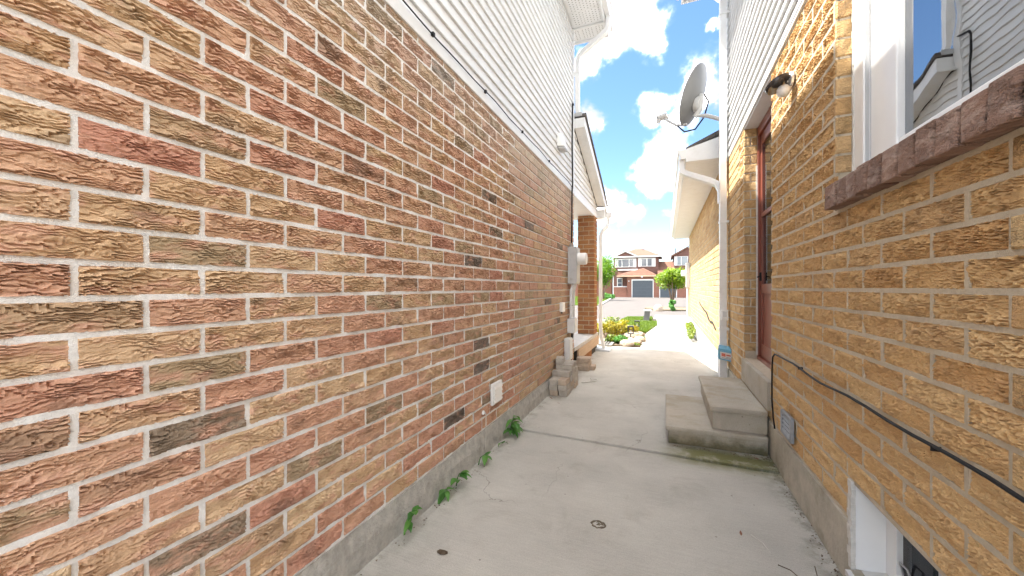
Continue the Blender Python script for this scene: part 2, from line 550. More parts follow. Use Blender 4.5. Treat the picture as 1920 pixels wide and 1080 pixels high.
M['pane_light'] = plain('pale_pane', (.16, .19, .21), .1, .05, 2., spec=.8)
M['meter_grey'] = plain('grey_steel', (.46, .47, .48), .45, .05, 14., 0, .5, dirt=((.3, .3, .3), 10., .3))
M['meter_white'] = plain('white_plastic', (.80, .80, .78), .35, .03, 14.)
M['conduit'] = plain('grey_conduit', (.62, .63, .63), .45, .05, 14.)
M['black'] = plain('black_rubber', (.012, .012, .013), .55, .15, 20., spec=.25)
M['vent_grey'] = plain('grey_vent_paint', (.30, .31, .32), .5, .08, 20., dirt=((.16, .15, .13), 15., .4))
M['metal'] = plain('galvanised', (.42, .42, .42), .35, .1, 20., metal=.7)
M['dish'] = plain('grey_dish', (.16, .16, .157), .45, .06, 5.)
M['dish_arm'] = plain('pale_bracket', (.52, .52, .51), .4, .06, 9.)
M['paver'] = plain('grey_paver', (.40, .365, .32), .95, .18, 12., .004, .2, dirt=((.25, .22, .19), 7., .4))
M['paver2'] = plain('tan_paver', (.46, .37, .29), .95, .18, 12., .004, .2, dirt=((.30, .22, .17), 7., .4))
M['door'] = plain('mahogany_paint', (.20, .055, .032), .35, .12, 6., 0, .5, stretch=(3, 3, .5))
M['door_pane'] = glass_mat('storm_door_glass', (.75, .8, .8), 2.6)
M['glass'] = glass_mat('window_glass', (.8, .86, .88), 3.9)
M['glass_b'] = glass_mat('basement_glass', (.6, .6, .6), 1.25)
M['room'] = plain('interior', (.30, .31, .31), .9, .1, 3.)
M['dark'] = plain('dark_interior', (.05, .045, .04), .9, .3, 6.)
M['curtain'] = plain('sheer_curtain', (.72, .74, .73), .9, .08, 30., stretch=(6, 6, .2))
M['wood_edge'] = plain('tan_porch_fascia', (.52, .37, .25), .8, .12, 6., .002, stretch=(1, .4, 6))
M['porch_top'] = plain('porch_concrete', (.52, .50, .47), .9, .1, 8., .003)
M['lantern'] = plain('black_metal', (.03, .028, .026), .5, .1, 20.)
M['rock'] = plain('pale_rock', (.33, .27, .21), .95, .25, 9., .02, .2, dirt=((.30, .23, .17), 5., .5))
M['pedestal'] = plain('grey_cabinet', (.12, .125, .125), .5, .07, 6.)
M['blue'] = plain('blue_box_paint', (.16, .42, .60), .45, .06, 14.)
M['paper'] = plain('pale_label', (.75, .72, .68), .6, .04, 12.)
M['red_print'] = plain('red_print', (.62, .16, .10), .6, .1, 40.)
M['grey_print'] = plain('grey_print', (.30, .30, .34), .6, .1, 40.)
M['soffit_hole'] = plain('soffit_hole', (.22, .215, .205), .9, .05, 9.)
M['dead_leaf'] = plain('dead_leaf', (.20, .09, .05), .9, .3, 50.)
M['caulk'] = plain('caulk', (.62, .60, .55), .8, .15, 40., .003)
M['solar'] = plain('dark_glossy_panel', (.035, .03, .03), .15, .1, 9.)
M['chrome'] = plain('bright_bracket', (.72, .73, .75), .2, .03, 9., metal=.5)
M['lamp_white'] = plain('white_lamp_head', (.72, .72, .70), .35, .03, 9.)


# ------------------------------------------------------------------ mesh helpers
class MB:
    def __init__(self):
        self.v, self.f, self.r = [], [], []

    def poly(self, pts, faces, rnd=0.0):
        o = len(self.v)
        self.v += [tuple(p) for p in pts]
        self.f += [tuple(i + o for i in f) for f in faces]
        self.r += [rnd] * len(faces)
        return self

    def box(self, a, b, rnd=0.0):
        (x0, y0, z0), (x1, y1, z1) = a, b
        x0, x1 = min(x0, x1), max(x0, x1)
        y0, y1 = min(y0, y1), max(y0, y1)
        z0, z1 = min(z0, z1), max(z0, z1)
        p = [(x0, y0, z0), (x1, y0, z0), (x1, y1, z0), (x0, y1, z0), (x0, y0, z1), (x1, y0, z1), (x1, y1, z1), (x0, y1, z1)]
        return self.poly(p, [(0, 3, 2, 1), (4, 5, 6, 7), (0, 1, 5, 4), (1, 2, 6, 5), (2, 3, 7, 6), (3, 0, 4, 7)], rnd)

    def prism(self, pts, axis, a, b):
        """closed outline pts (2D) pushed along an axis from a to b; axis 'x': pts=(y,z), 'y': (x,z), 'z': (x,y)"""
        def mk(p, t):
            return {'x': (t, p[0], p[1]), 'y': (p[0], t, p[1]), 'z': (p[0], p[1], t)}[axis]
        n = len(pts)
        vs = [mk(p, a) for p in pts] + [mk(p, b) for p in pts]
        fs = [tuple(range(n - 1, -1, -1)), tuple(range(n, 2 * n))]
        fs += [(i, (i + 1) % n, n + (i + 1) % n, n + i) for i in range(n)]
        return self.poly(vs, fs)

    def tube(self, path, rad, n=8, cap=True, sx=1.0):
        path = [Vector(p) for p in path]
        rad = rad if isinstance(rad, (list, tuple)) else [rad] * len(path)
        rings = []
        up = None
        for i, p in enumerate(path):
            if i == 0:
                t = path[1] - p
            elif i == len(path) - 1:
                t = p - path[i - 1]
            else:
                t = (path[i + 1] - p).normalized() + (p - path[i - 1]).normalized()
            t.normalize()
            if up is None:
                up = Vector((0, 0, 1)) if abs(t.z) < .9 else Vector((1, 0, 0))
            u = t.cross(up)
            if u.length < 1e-4:
                u = t.cross(Vector((0, 1, 0)))
            u.normalize()
            w = u.cross(t).normalized()
            up = w
            rings.append([p + (u * math.cos(2 * math.pi * k / n) * sx + w * math.sin(2 * math.pi * k / n)) * rad[i] for k in range(n)])
        o = len(self.v)
        for rg in rings:
            self.v += [tuple(q) for q in rg]
        nf = 0
        for i in range(len(rings) - 1):
            for k in range(n):
                a, b = o + i * n + k, o + i * n + (k + 1) % n
                self.f.append((a, b, b + n, a + n)); nf += 1
        if cap:
            self.f.append(tuple(o + k for k in reversed(range(n)))); nf += 1
            self.f.append(tuple(o + (len(rings) - 1) * n + k for k in range(n))); nf += 1
        self.r += [0.0] * nf
        return self

    def square_pipe(self, path, w, d):
        """downspout of rectangular section w (across X/Y) along an upright-ish path; corners stay mitred"""
        path = [Vector(p) for p in path]
        o = len(self.v)
        for i, p in enumerate(path):
            if i == 0:
                t = path[1] - p
            elif i == len(path) - 1:
                t = p - path[i - 1]
            else:
                t = (path[i + 1] - p).normalized() + (p - path[i - 1]).normalized()
            t.normalize()
            side = Vector((0, 1, 0))
            side = (side - t * side.dot(t)).normalized()
            other = t.cross(side).normalized()
            for (a, b) in ((-.5, -.5), (.5, -.5), (.5, .5), (-.5, .5)):
                self.v.append(tuple(p + side * a * w + other * b * d))
        m = len(path)
        nf = 0
        for i in range(m - 1):
            for k in range(4):
                a, b = o + i * 4 + k, o + i * 4 + (k + 1) % 4
                self.f.append((a, b, b + 4, a + 4)); nf += 1
        self.f.append((o + 3, o + 2, o + 1, o)); self.f.append(tuple(o + (m - 1) * 4 + k for k in range(4)))
        self.r += [0.0] * (nf + 2)
        return self

    def lathe(self, prof, center, axis='z', n=20):
        """prof = [(radius, along)], closed ends"""
        o = len(self.v)
        c = Vector(center)
        for (r, h) in prof:
            for k in range(n):
                a = 2 * math.pi * k / n
                u, w = r * math.cos(a), r * math.sin(a)
                q = {'z': (u, w, h), 'x': (h, u, w), 'y': (w, h, u)}[axis]
                self.v.append(tuple(c + Vector(q)))
        m = len(prof)
        nf = 0
        for i in range(m - 1):
            for k in range(n):
                a, b = o + i * n + k, o + i * n + (k + 1) % n
                self.f.append((a, b, b + n, a + n)); nf += 1
        self.f.append(tuple(o + k for k in reversed(range(n))))
        self.f.append(tuple(o + (m - 1) * n + k for k in range(n)))
        self.r += [0.0] * (nf + 2)
        return self

    def mesh(self, name, mat, smooth_=False, attr=False):
        me = bpy.data.meshes.new(name)
        me.from_pydata(self.v, [], self.f)
        if mat is not None:
            me.materials.append(mat)
        if attr:
            a = me.attributes.new('rnd', 'FLOAT', 'FACE')
            a.data.foreach_set('value', self.r)
        me.update()
        if smooth_:
            me.polygons.foreach_set('use_smooth', [True] * len(me.polygons))
        return me

    def build(self, name, mat, parent=None, smooth_=False, attr=False, bevel=0.0, auto=None):
        me = self.mesh(name, mat, smooth_, attr)
        bm = bmesh.new(); bm.from_mesh(me)
        if not attr:
            bmesh.ops.recalc_face_normals(bm, faces=bm.faces)
        if bevel:
            es = [e for e in bm.edges if len(e.link_faces) == 2 and e.calc_face_angle(0) > .5]
            bmesh.ops.bevel(bm, geom=es, offset=bevel, segments=2, affect='EDGES', clamp_overlap=True, profile=.6)
        bm.to_mesh(me); bm.free()
        if auto:
            me.polygons.foreach_set('use_smooth', [True] * len(me.polygons))
            me.set_sharp_from_angle(angle=auto)
        return link(name, me, parent)


def link(name, data, parent=None):
    o = bpy.data.objects.new(name, data)
    col.objects.link(o)
    if parent is not None:
        o.parent = parent
        if parent.type == 'EMPTY':
            o.matrix_parent_inverse = Matrix.Translation(-Vector(parent.location))
    return o


def tag(o, label=None, cat=None, group=None, kind=None):
    if label: o['label'] = label
    if cat: o['category'] = cat
    if group: o['group'] = group
    if kind: o['kind'] = kind
    return o


def thing(name, loc, label, cat, group=None):
    e = bpy.data.objects.new(name, None)
    e.location = loc
    e.empty_display_size = .1
    col.objects.link(e)
    return tag(e, label, cat, group)


def subtract(lo, hi, cuts):
    segs = [(lo, hi)]
    for (a, b) in cuts:
        ns = []
        for (s, e) in segs:
            if b <= s or a >= e:
                ns.append((s, e))
            else:
                if a > s: ns.append((s, a))
                if b < e: ns.append((b, e))
        segs = ns
    return segs


_bcache = {}


def brick_mesh(Lb, Hb, D, mat, seed, proud=0.0):
    """One brick, front towards -Y, centred on its face: slightly worn edges, 30-odd triangles."""
    key = (round(Lb, 3), round(Hb, 3), round(D, 3), mat.name, seed)
    if key in _bcache:
        return _bcache[key]
    rg = random.Random(hash((round(Lb, 3), seed)) & 0xffff)
    a, h = Lb / 2, Hb / 2
    e = .0045
    j = lambda s: rg.uniform(-s, s)
    back = [(-a, 0, -h), (a, 0, -h), (a, 0, h), (-a, 0, h)]
    rim = [(-a + j(.0018), -D + e + j(.001), -h + j(.0014)), (a + j(.0018), -D + e + j(.001), -h + j(.0014)),
           (a + j(.0018), -D + e + j(.001), h + j(.0014)), (-a + j(.0018), -D + e + j(.001), h + j(.0014))]
    ins = [(-a + e + j(.001), -D + j(.0012), -h + e), (0, -D + j(.0016), -h + e + j(.001)), (a - e + j(.001), -D + j(.0012), -h + e),
           (a - e + j(.001), -D + j(.0012), h - e), (0, -D + j(.0016), h - e + j(.001)), (-a + e + j(.001), -D + j(.0012), h - e)]
    v = back + rim + ins
    f = [(0, 1, 5, 4), (1, 2, 6, 5), (2, 3, 7, 6), (3, 0, 4, 7),
         (4, 5, 10, 9, 8), (5, 6, 11, 10), (6, 7, 13, 12, 11), (7, 4, 8, 13), (8, 9, 12, 13), (9, 10, 11, 12)]
    mb = MB(); mb.poly(v, f)
    me = mb.mesh('brick', mat)
    _bcache[key] = me
    return me


def vnoise(nx, ny, fx, fy, rg):
    """smooth 2D value noise sampled on an (ny, nx) grid with fx, fy cells across"""
    gx, gy = int(math.ceil(fx)) + 2, int(math.ceil(fy)) + 2
    G = rg.uniform(-1, 1, (gy, gx))
    x = np.linspace(0, fx, nx); y = np.linspace(0, fy, ny)
    xi, yi = x.astype(int), y.astype(int)
    tx, ty = x - xi, y - yi
    tx, ty = tx * tx * (3 - 2 * tx), ty * ty * (3 - 2 * ty)
    a = G[np.ix_(yi, xi)] * (1 - tx) + G[np.ix_(yi, xi + 1)] * tx
    b = G[np.ix_(yi + 1, xi)] * (1 - tx) + G[np.ix_(yi + 1, xi + 1)] * tx
    return a * (1 - ty)[:, None] + b * ty[:, None]


def relief_brick_mesh(Lb, Hb, D, mat, seed, coarse):
    """Bark-faced brick: overlapping wavy scales modelled as a height field on the front."""
    key = ('relief', round(Lb, 3), round(Hb, 3), mat.name, seed)
    if key in _bcache:
        return _bcache[key]
    rg = np.random.default_rng(seed * 31 + int(Lb * 1000) + (500 if coarse else 0))
    nx, ny = max(8, int(46 * Lb / .26)), 48
    u = np.linspace(-Lb / 2, Lb / 2, nx)
    v = np.linspace(-Hb / 2, Hb / 2, ny)
    V = np.repeat(v[:, None], nx, 1); U = np.repeat(u[None], ny, 0)
    per = .0118 if not coarse else .0112
    fx = Lb / .26
    wob = 1.15 * vnoise(nx, ny, 7 * fx, 3.0, rg) + .62 * vnoise(nx, ny, 17 * fx, 6, rg) + .25 * vnoise(nx, ny, 34 * fx, 12, rg)
    if coarse:
        wob += .95 * vnoise(nx, ny, 15 * fx, 4, rg)
    p = -V / per + wob + 40.0
    s = p - np.floor(p)
    h = np.where(s < .72, .42 + .58 * (s / .72) ** .8, 0.0)
    brk = vnoise(nx, ny, 9 * fx, 5, rg) + .5 * vnoise(nx, ny, 20 * fx, 9, rg)      # grooves fade in and out
    h = np.where(s < .72, h, np.clip((.15 if not coarse else -.05) - brk * (.9 if not coarse else .6), 0, .75))
    lvl = rg.uniform(.65, 1.1) if not coarse else rg.uniform(.85, 1.15)
    calm = np.clip(.75 + .6 * vnoise(nx, ny, 4 * fx, 2, rg), .25, 1.1)
    dep = (.0150 if not coarse else .0130) * lvl
    H = D - dep * 1.02 + dep * calm * h + .0016 * vnoise(nx, ny, 6 * fx, 3, rg) + .0007 * vnoise(nx, ny, 40 * fx, 14, rg)
    H = np.maximum(H, .0012)
    # worn rim
    e = np.minimum(np.minimum(U + Lb / 2, Lb / 2 - U), np.minimum(V + Hb / 2, Hb / 2 - V))
    H = np.minimum(H, D - .0070 + np.clip(e, 0, .006) * 1.25 + .001)
    U = U + .0010 * vnoise(nx, ny, 3 * fx, 9, rg)
    V = V + .0010 * vnoise(nx, ny, 9 * fx, 2, rg)
    fr = np.stack([U, -H, V], -1).reshape(-1, 3)
    idx = np.arange(nx * ny).reshape(ny, nx)
    f = np.stack([idx[:-1, :-1], idx[:-1, 1:], idx[1:, 1:], idx[1:, :-1]], -1).reshape(-1, 4).tolist()
    rim = idx[0].tolist() + idx[1:, -1].tolist() + idx[-1, :-1][::-1].tolist() + idx[1:-1, 0][::-1].tolist()
    o = nx * ny
    bk = fr[rim].copy(); bk[:, 1] = 0.0
    n = len(rim)
    f += [(rim[i], o + i, o + (i + 1) % n, rim[(i + 1) % n]) for i in range(n)]
    me = bpy.data.meshes.new('brick')
    me.from_pydata(np.vstack([fr, bk]).tolist(), [], f)
    me.materials.append(mat)
    me.update()
    _bcache[key] = me
    return me


ROT = {'+x': R(90), '-x': R(-90), '-y': 0.0, '+y': R(180)}


def lay_bricks(parent, mat, facing, plane, u0, u1, z0, Lp, Hp, joint, zmax, phase, cuts=(), proud=.009, limit=300,
               near=None, stuff_name='brickwork', relief=None, n_relief=0, coarse=False, mortar=None, back=.010):
    """Running-bond bricks on an upright plane. The `limit` largest in view become objects of their own."""
    rows = int((zmax - z0) / Hp + .999)
    pieces = []
    for i in range(rows):
        zb, zt = z0 + i * Hp + joint / 2, z0 + (i + 1) * Hp - joint / 2
        if zt > zmax: zt = zmax
        if zt - zb < .02: continue
        off = phase if i % 2 == 0 else phase + Lp / 2
        k0 = math.floor((u0 - off) / Lp) - 1
        k1 = math.ceil((u1 - off) / Lp) + 1
        cz = (zb + zt) / 2
        for k in range(k0, k1):
            a, b = off + k * Lp + joint / 2, off + (k + 1) * Lp - joint / 2
            a, b = max(a, u0), min(b, u1)
            if b - a < .025: continue
            for (s, e) in subtract(a, b, [(c[0], c[1]) for c in cuts if c[2] < cz < c[3]]):
                if e - s < .025: continue
                pieces.append(((s + e) / 2, e - s, cz, zt - zb))
    if mortar is not None:        # bed and head joints stand in front of the backing, a little below the brick faces
        mo = MB()
        sg = 1 if facing in ('+x', '+y') else -1

        def strip(a, b, zb, zt):
            p0, p1 = plane - sg * (back + .004), plane
            if facing in ('+x', '-x'):
                mo.box((p0, a, zb), (p1, b, zt))
            else:
                mo.box((a, p0, zb), (b, p1, zt))
        for i in range(rows + 1):
            z = z0 + i * Hp
            for (s, e) in subtract(u0, u1, [(c[0], c[1]) for c in cuts if c[2] < z < c[3]]):
                strip(s, e, z - joint / 2 - .0015, min(z + joint / 2 + .0015, zmax + .002))
        for i in range(rows):
            zb, zt = z0 + i * Hp + joint / 2 + .0016, min(z0 + (i + 1) * Hp - joint / 2 - .0016, zmax)
            if zt - zb < .02: continue
            off = phase if i % 2 == 0 else phase + Lp / 2
            cz = (zb + zt) / 2
            for k in range(math.floor((u0 - off) / Lp), math.ceil((u1 - off) / Lp) + 1):
                u = off + k * Lp
                if not (u0 + joint < u < u1 - joint): continue
                if any(c[0] - joint < u < c[1] + joint and c[2] < cz < c[3] for c in cuts): continue
                strip(u - joint / 2 - .0015, u + joint / 2 + .0015, zb, zt)
        mo.build('mortar', mortar, parent)
    rg = random.Random(len(pieces))
    if near is not None:
        pieces.sort(key=lambda p: -near(p))
    n_obj = min(limit, len(pieces))
    rest = MB()
    for q, (u, ln, z, h) in enumerate(pieces):
        pr = proud + rg.uniform(-.0016, .0016)
        full = abs(ln - (Lp - joint)) < .002 and abs(h - (Hp - joint)) < .002
        if relief is not None and q < n_relief:
            if full:
                me = relief_brick_mesh(Lp - joint, Hp - joint, proud + back, relief, rg.randrange(16), coarse)
            else:
                me = relief_brick_mesh(round(ln, 2), h, proud + back, relief, rg.randrange(2), coarse)
        else:
            me = brick_mesh(ln, h, pr + back, mat, rg.randrange(6))
        if facing in ('+x', '-x'):
            loc = (plane + (-back if facing == '+x' else back), u, z)
        else:
            loc = (u, plane + (back if facing == '-y' else -back), z)
        rot = Euler((rg.uniform(-.004, .004), rg.uniform(-.003, .003), ROT[facing]))
        if q < n_obj:
            o = link('brick', me, parent)
            o.location = loc
            o.rotation_euler = rot
        else:
            mt = Matrix.Translation(loc) @ rot.to_matrix().to_4x4()
            rest.poly([mt @ v.co for v in me.vertices], [tuple(p.vertices) for p in me.polygons], rg.random())
    if rest.v:
        o = rest.build(stuff_name, mat, parent, attr=True)
        o['kind'] = 'stuff'
    return pieces


def view_size(X):
    """apparent size of a piece at height z and length-position u on plane x=X (zero outside the frame)"""
    def f(p):
        u, ln, z, h = p
        zc = -X * _S + u * _C
        if zc < .25: return -1.0
        xc = X * _C + u * _S
        px, py = 960 + F_PX * xc / zc, 540 - F_PX * (z - CAM_H) / zc
        if px < -90 or px > 2010 or py < -60 or py > 1140: return .0001 / zc
        return 1.0 / zc
    return f


XL, XR = -1.28, .725

# ================================================================== ground
g = MB(); g.poly([(-400, -200, -.06), (400, -200, -.06), (400, 700, -.06), (-400, 700, -.06)], [(0, 1, 2, 3)])
tag(g.build('ground', M['ground']), 'bare earth ground reaching to the horizon', 'ground', kind='structure')

path = bpy.data.objects.new('path', None); col.objects.link(path)
tag(path, 'pale concrete walkway running between the two brick houses', 'path', kind='structure')


def slab(x0, x1, y0, y1, zt, mat, jit=.0, thick=.1, pts=None):
    mb = MB()
    if pts is None:
        pts = [(x0, y0), (x1, y0), (x1, y1), (x0, y1)]
    mb.prism(pts, 'z', zt - thick, zt)
    return mb.build('concrete_slab', mat, path, bevel=.006)


slab(XL + .005, XR + .02, -1.1, .55, 0.0, M['concrete'])
slab(-4.5, 4.0, -6.5, -1.115, -.002, M['concrete_far'])  # unseen patio added behind the camera to bounce sunlight into the passage
slab(XL + .012, XR + .02, .56, 3.10, .001, M['concrete'], pts=[(XL + .012, .56), (XR + .02, .56), (XR + .02, 3.055), (-.18, 3.10), (XL + .012, 3.155)])
slab(0, 0, 0, 0, .012, M['concrete'], pts=[(XL + .02, 3.172), (-.18, 3.117), (XR + .02, 3.072), (XR + .02, 5.66), (XL + .02, 5.61)])
slab(0, 0, 0, 0, .005, M['concrete'], pts=[(XL - .3, 5.622), (XR + .02, 5.672), (XR + .02, 8.47), (XL - .3, 8.40)])
e1 = at_z(1200, 651); e2 = at_z(1212, 624); e3 = at_z(1232, 610); e4 = at_z(1231, 604)
slab(0, 0, 0, 0, .004, M['concrete_far'], pts=[(e1.x, 8.485), (XR + .02, 8.485), (XR + .02, 13.74), (e3.x, 13.74), (e2.x, e2.y), (e2.x - .03, 9.9)])
slab(0, 0, 0, 0, .004, M['concrete_far'], pts=[(e3.x, 13.77), (XR + .3, 13.77), (XR + .3, 16.4), (-.33, 16.4), (e4.x, 15.2)])
slab(0, 0, 0, 0, .004, M['concrete_far'], pts=[(-.46, 16.43), (2.4, 16.43), (2.4, 18.9), (-.46, 18.9)])
slab(0, 0, 0, 0, .003, M['concrete_far'], pts=[(-6.0, 14.72 + .28), (-.5, 15.17), (-.5, 15.55), (-6.0, 15.42)])
slab(0, 0, 0, 0, .003, M['concrete_far'], pts=[(-3.2, 8.41), (-1.05, 8.47), (-1.35, 9.6), (-3.2, 9.6)])

rd = MB(); rd.poly([(-60, 17.4, -.012), (60, 17.4, -.012), (60, 56, -.012), (-60, 56, -.012)], [(0, 1, 2, 3)])
tag(rd.build('road', M['road']), 'pale street and driveway apron in front of the far houses', 'road', kind='structure')
drv = MB(); drv.poly([(-9.0, 9.6, -.008), (-1.75, 9.6, -.008), (-1.75, 12.6, -.008), (-1.6, 15.0, -.008), (-1.45, 17.5, -.008), (-9.0, 17.5, -.008)], [(0, 1, 2, 3, 4, 5)])
tag(drv.build('driveway', M['road']), 'pale driveway beside the front lawn', 'driveway', kind='structure')


def grass_area(name, pts, z, label, dens, blade=.06, seed=1):
    e = MB(); e.prism(pts, 'z', z - .07, z)
    base = e.build(name, M['grass_under'])
    tag(base, label, 'lawn', kind='structure')
    rg = np.random.default_rng(seed)
    P = np.array(pts)
    lo, hi = P.min(0), P.max(0)
    area = (hi - lo).prod()
    n = int(area * dens)
    q = rg.uniform(lo, hi, (n, 2))
    inside = np.zeros(n, bool)
    j = len(P) - 1
    for i in range(len(P)):
        c = ((P[i, 1] > q[:, 1]) != (P[j, 1] > q[:, 1])) & (q[:, 0] < (P[j, 0] - P[i, 0]) * (q[:, 1] - P[i, 1]) / (P[j, 1] - P[i, 1] + 1e-9) + P[i, 0])
        inside ^= c
        j = i
    q = q[inside]
    n = len(q)
    ang = rg.uniform(0, math.pi, n)
    h = blade * rg.uniform(.5, 1.2, n)
    w = .006 + .002 * rg.random(n)
    dx, dy = np.cos(ang) * w, np.sin(ang) * w
    tx, ty = rg.normal(0, .02, n), rg.normal(0, .02, n)
    v = np.zeros((n, 3, 3))
    v[:, 0] = np.c_[q[:, 0] - dx, q[:, 1] - dy, np.full(n, z - .005)]
    v[:, 1] = np.c_[q[:, 0] + dx, q[:, 1] + dy, np.full(n, z - .005)]
    v[:, 2] = np.c_[q[:, 0] + tx, q[:, 1] + ty, z + h]
    me = bpy.data.meshes.new('grass')
    me.from_pydata(v.reshape(-1, 3).tolist(), [], [(3 * i, 3 * i + 1, 3 * i + 2) for i in range(n)])
    me.materials.append(M['grass'])
    a = me.attributes.new('rnd', 'FLOAT', 'FACE'); a.data.foreach_set('value', rg.random(n))
    o = link('grass', me)
    tag(o, 'short green grass blades of the ' + label.split(',')[0], 'grass', kind='stuff')


pz = lambda *a: [tuple(at_z(x, y)[:2]) for (x, y) in a]
grass_area('front_lawn', pz((1137, 613), (1127, 615), (1170, 626), (1212, 624), (1232, 610), (1231, 604), (1164, 603)), .03,
           'front lawn beside the walkway, between garden bed and strip of pavement', 2600, .05, 3)
grass_area('verge_lawn', pz((1164, 601), (1223, 601), (1223, 595.5), (1177, 595.5)), .03,
           'small grass verge around the grey utility cabinet', 2600, .05, 4)
grass_area('far_lawn', [(-20, 27.6), (-4.45, 27.6), (-6.55, 52), (-20, 52)], .06,
           'far lawn across the street under the left tree', 260, .12, 5)
kb = MB(); kb.prism([(-4.45, 27.5), (-4.25, 27.5), (-6.35, 52.0), (-6.55, 52.0)], 'z', -.05, .08)
tag(kb.build('kerb', M['kerb']), 'pale kerb along the far lawn', 'kerb', kind='structure')
bed = MB(); bed.prism(pz((1124, 618), (1149, 649), (1200, 651), (1210, 626), (1170, 623)), 'z', -.06, .02)
tag(bed.build('garden_bed', M['soil']), 'soil of the garden bed beside the walkway', 'garden bed', kind='structure')
isl = MB()
cx, cy = .35, 24.6
isl.prism([(cx + 1.5 * math.cos(a * math.pi / 10) * (1 + .06 * math.sin(a * 3)), cy + 1.9 * math.sin(a * math.pi / 10)) for a in range(20)], 'z', -.05, .07)
tag(isl.build('tree_island', M['ground'], bevel=.02), 'bare earth island under the small tree by the street', 'earth', kind='structure')


# ================================================================== left house
HL_Y0, HL_Y1 = -1.1, 5.66
LH = thing('brick_house', (-4.0, 1.0, 0), 'house of mottled red and tan brick with white upper siding, left of the walkway', 'house')
wl = MB(); wl.box((-7.0, HL_Y0, .16), (XL - .010, HL_Y1 - .010, 2.70))
wall_l = wl.build('wall', M['mortar_l'], LH)
Z0L, HPL, LPL = .183, .0868, .267
row11 = 11
ph = .585 - LPL * 4
# row 11 (odd) has its joints at .585 + k L, so even rows start half a brick away
lay_bricks(wall_l, M['brick_l'], '+x', XL, HL_Y0, HL_Y1 - .003, Z0L, LPL, HPL, .0145, 2.652, ph - LPL / 2, proud=.0105, mortar=M['mortar_l'], limit=300, near=view_size(XL),
           relief=M['brick_l_relief'], n_relief=300)
# end wall towards the porch
lay_bricks(wall_l, M['brick_l'], '+y', HL_Y1, -2.6, XL - .012, Z0L, LPL, HPL, .0145, 2.652, XL, limit=0, mortar=M['mortar_l'])
fl = MB()
ny = 60
vs, fs = [], []
rgf = random.Random(3)
for i in range(ny + 1):
    y = HL_Y0 + (HL_Y1 - HL_Y0) * i / ny
    vs += [(XL - .3, y, -.05), (XL + .034 + rgf.uniform(-.006, .006), y, -.05), (XL + .022 + rgf.uniform(-.004, .004), y, .10 + rgf.uniform(-.01, .01)),
           (XL + .004 + rgf.uniform(-.002, .003), y, .178), (XL - .3, y, .178)]
for i in range(ny):
    for k in range(4):
        fs.append((5 * i + k, 5 * i + k + 1, 5 * i + k + 6, 5 * i + k + 5))
fl.poly(vs, fs)
fl.build('foundation', M['found_l'], LH)

ul = MB(); ul.box((-7.0, HL_Y0, 2.701), (XL - .012, HL_Y1, 5.09))
upper_l = ul.build('upper_wall', M['siding'], LH)
tb = MB(); tb.prism([(XL - .008, 2.648), (XL + .016, 2.648), (XL + .018, 2.655), (XL + .018, 2.712), (XL - .008, 2.714)], 'y', HL_Y0, HL_Y1 + .0)
tb.build('starter_strip', M['trim'], LH)


def siding_boards(parent, x_in, sgn, y0, y1, z0, z1, exposure, mat, ends=None, lip=.021):
    n = int(round((z1 - z0) / exposure))
    ex = (z1 - z0) / n
    for i in range(n):
        zb = z0 + i * ex
        ya, yb = (y0, y1) if ends is None else ends(zb + ex / 2)
        if yb - ya < .03: continue
        mb = MB()
        mb.prism([(x_in, zb), (x_in + sgn * lip, zb), (x_in + sgn * (lip + .0015), zb + .004), (x_in + sgn * .0045, zb + ex - .0012), (x_in, zb + ex - .0012)], 'y', ya, yb)
        mb.build('siding_board', mat, parent)


siding_boards(upper_l, XL - .011, 1, HL_Y0, HL_Y1 - .05, 2.716, 5.088, .0912, M['siding'])
cp = MB(); cp.box((XL - .05, HL_Y1 - .049, 2.716), (XL + .016, HL_Y1 + .012, 5.085))
cp.build('corner_post', M['trim'], LH)

# eave with soffit panels, fascia and gutter
EZ, EX, EY = 5.09, -.80, 5.97
er = MB()
er.prism([(-7.2, EZ + 1.02), (EX, EZ + .17), (EX, EZ + .19), (-4.2, EZ + 1.9), (-7.2, EZ + 1.9)], 'y', HL_Y0 - .3, EY)
roof_l = er.build('roof', M['shingle_d'], LH)
bx = MB(); bx.box((-7.0, HL_Y0 - .28, EZ + .012), (EX - .03, EY - .03, EZ + .17)); bx.build('eave_box', M['trim'], LH)
y = HL_Y0 - .28
while y < 5.60:
    y2 = min(y + .29, HL_Y1 - .03)
    if y2 - y < .05: break
    mb = MB(); mb.box((XL + .02, y + .002, EZ), (EX - .03, y2 - .002, EZ + .011))
    sp = mb.build('soffit_panel', M['trim'], LH)
    if y > 3.4:
        hm = MB()
        for a in range(9):
            for b_ in range(6):
                hx, hy = XL + .07 + a * .044, y + .03 + b_ * .044 + (.02 if a % 2 else 0)
                if hy < y2 - .015:
                    hm.box((hx - .006, hy - .006, EZ - .0012), (hx + .006, hy + .006, EZ - .0002))
        if hm.v: hm.build('vent_holes', M['soffit_hole'], sp)['kind'] = 'stuff'
    y = y2
mb = MB(); mb.box((XL - .6, HL_Y1 - .026, EZ - .012), (EX - .03, HL_Y1 + .01, EZ + .011)); mb.build('soffit_trim', M['trim'], LH)
x = XL - .3
while x < EX - .05:
    x2 = min(x + .2, EX - .03)
    mb = MB(); mb.box((x + .002, HL_Y1 + .012, EZ), (x2 - .002, EY - .03, EZ + .011))
    sp = mb.build('soffit_panel', M['trim'], LH)
    hm = MB()
    for a in range(4):
        for b_ in range(7):
            hx, hy = x + .03 + a * .044, HL_Y1 + .04 + b_ * .037
            if hx < x2 - .012 and hy < EY - .05:
                hm.box((hx - .006, hy - .006, EZ - .0012), (hx + .006, hy + .006, EZ - .0002))
    if hm.v: hm.build('vent_holes', M['soffit_hole'], sp)['kind'] = 'stuff'
    x = x2
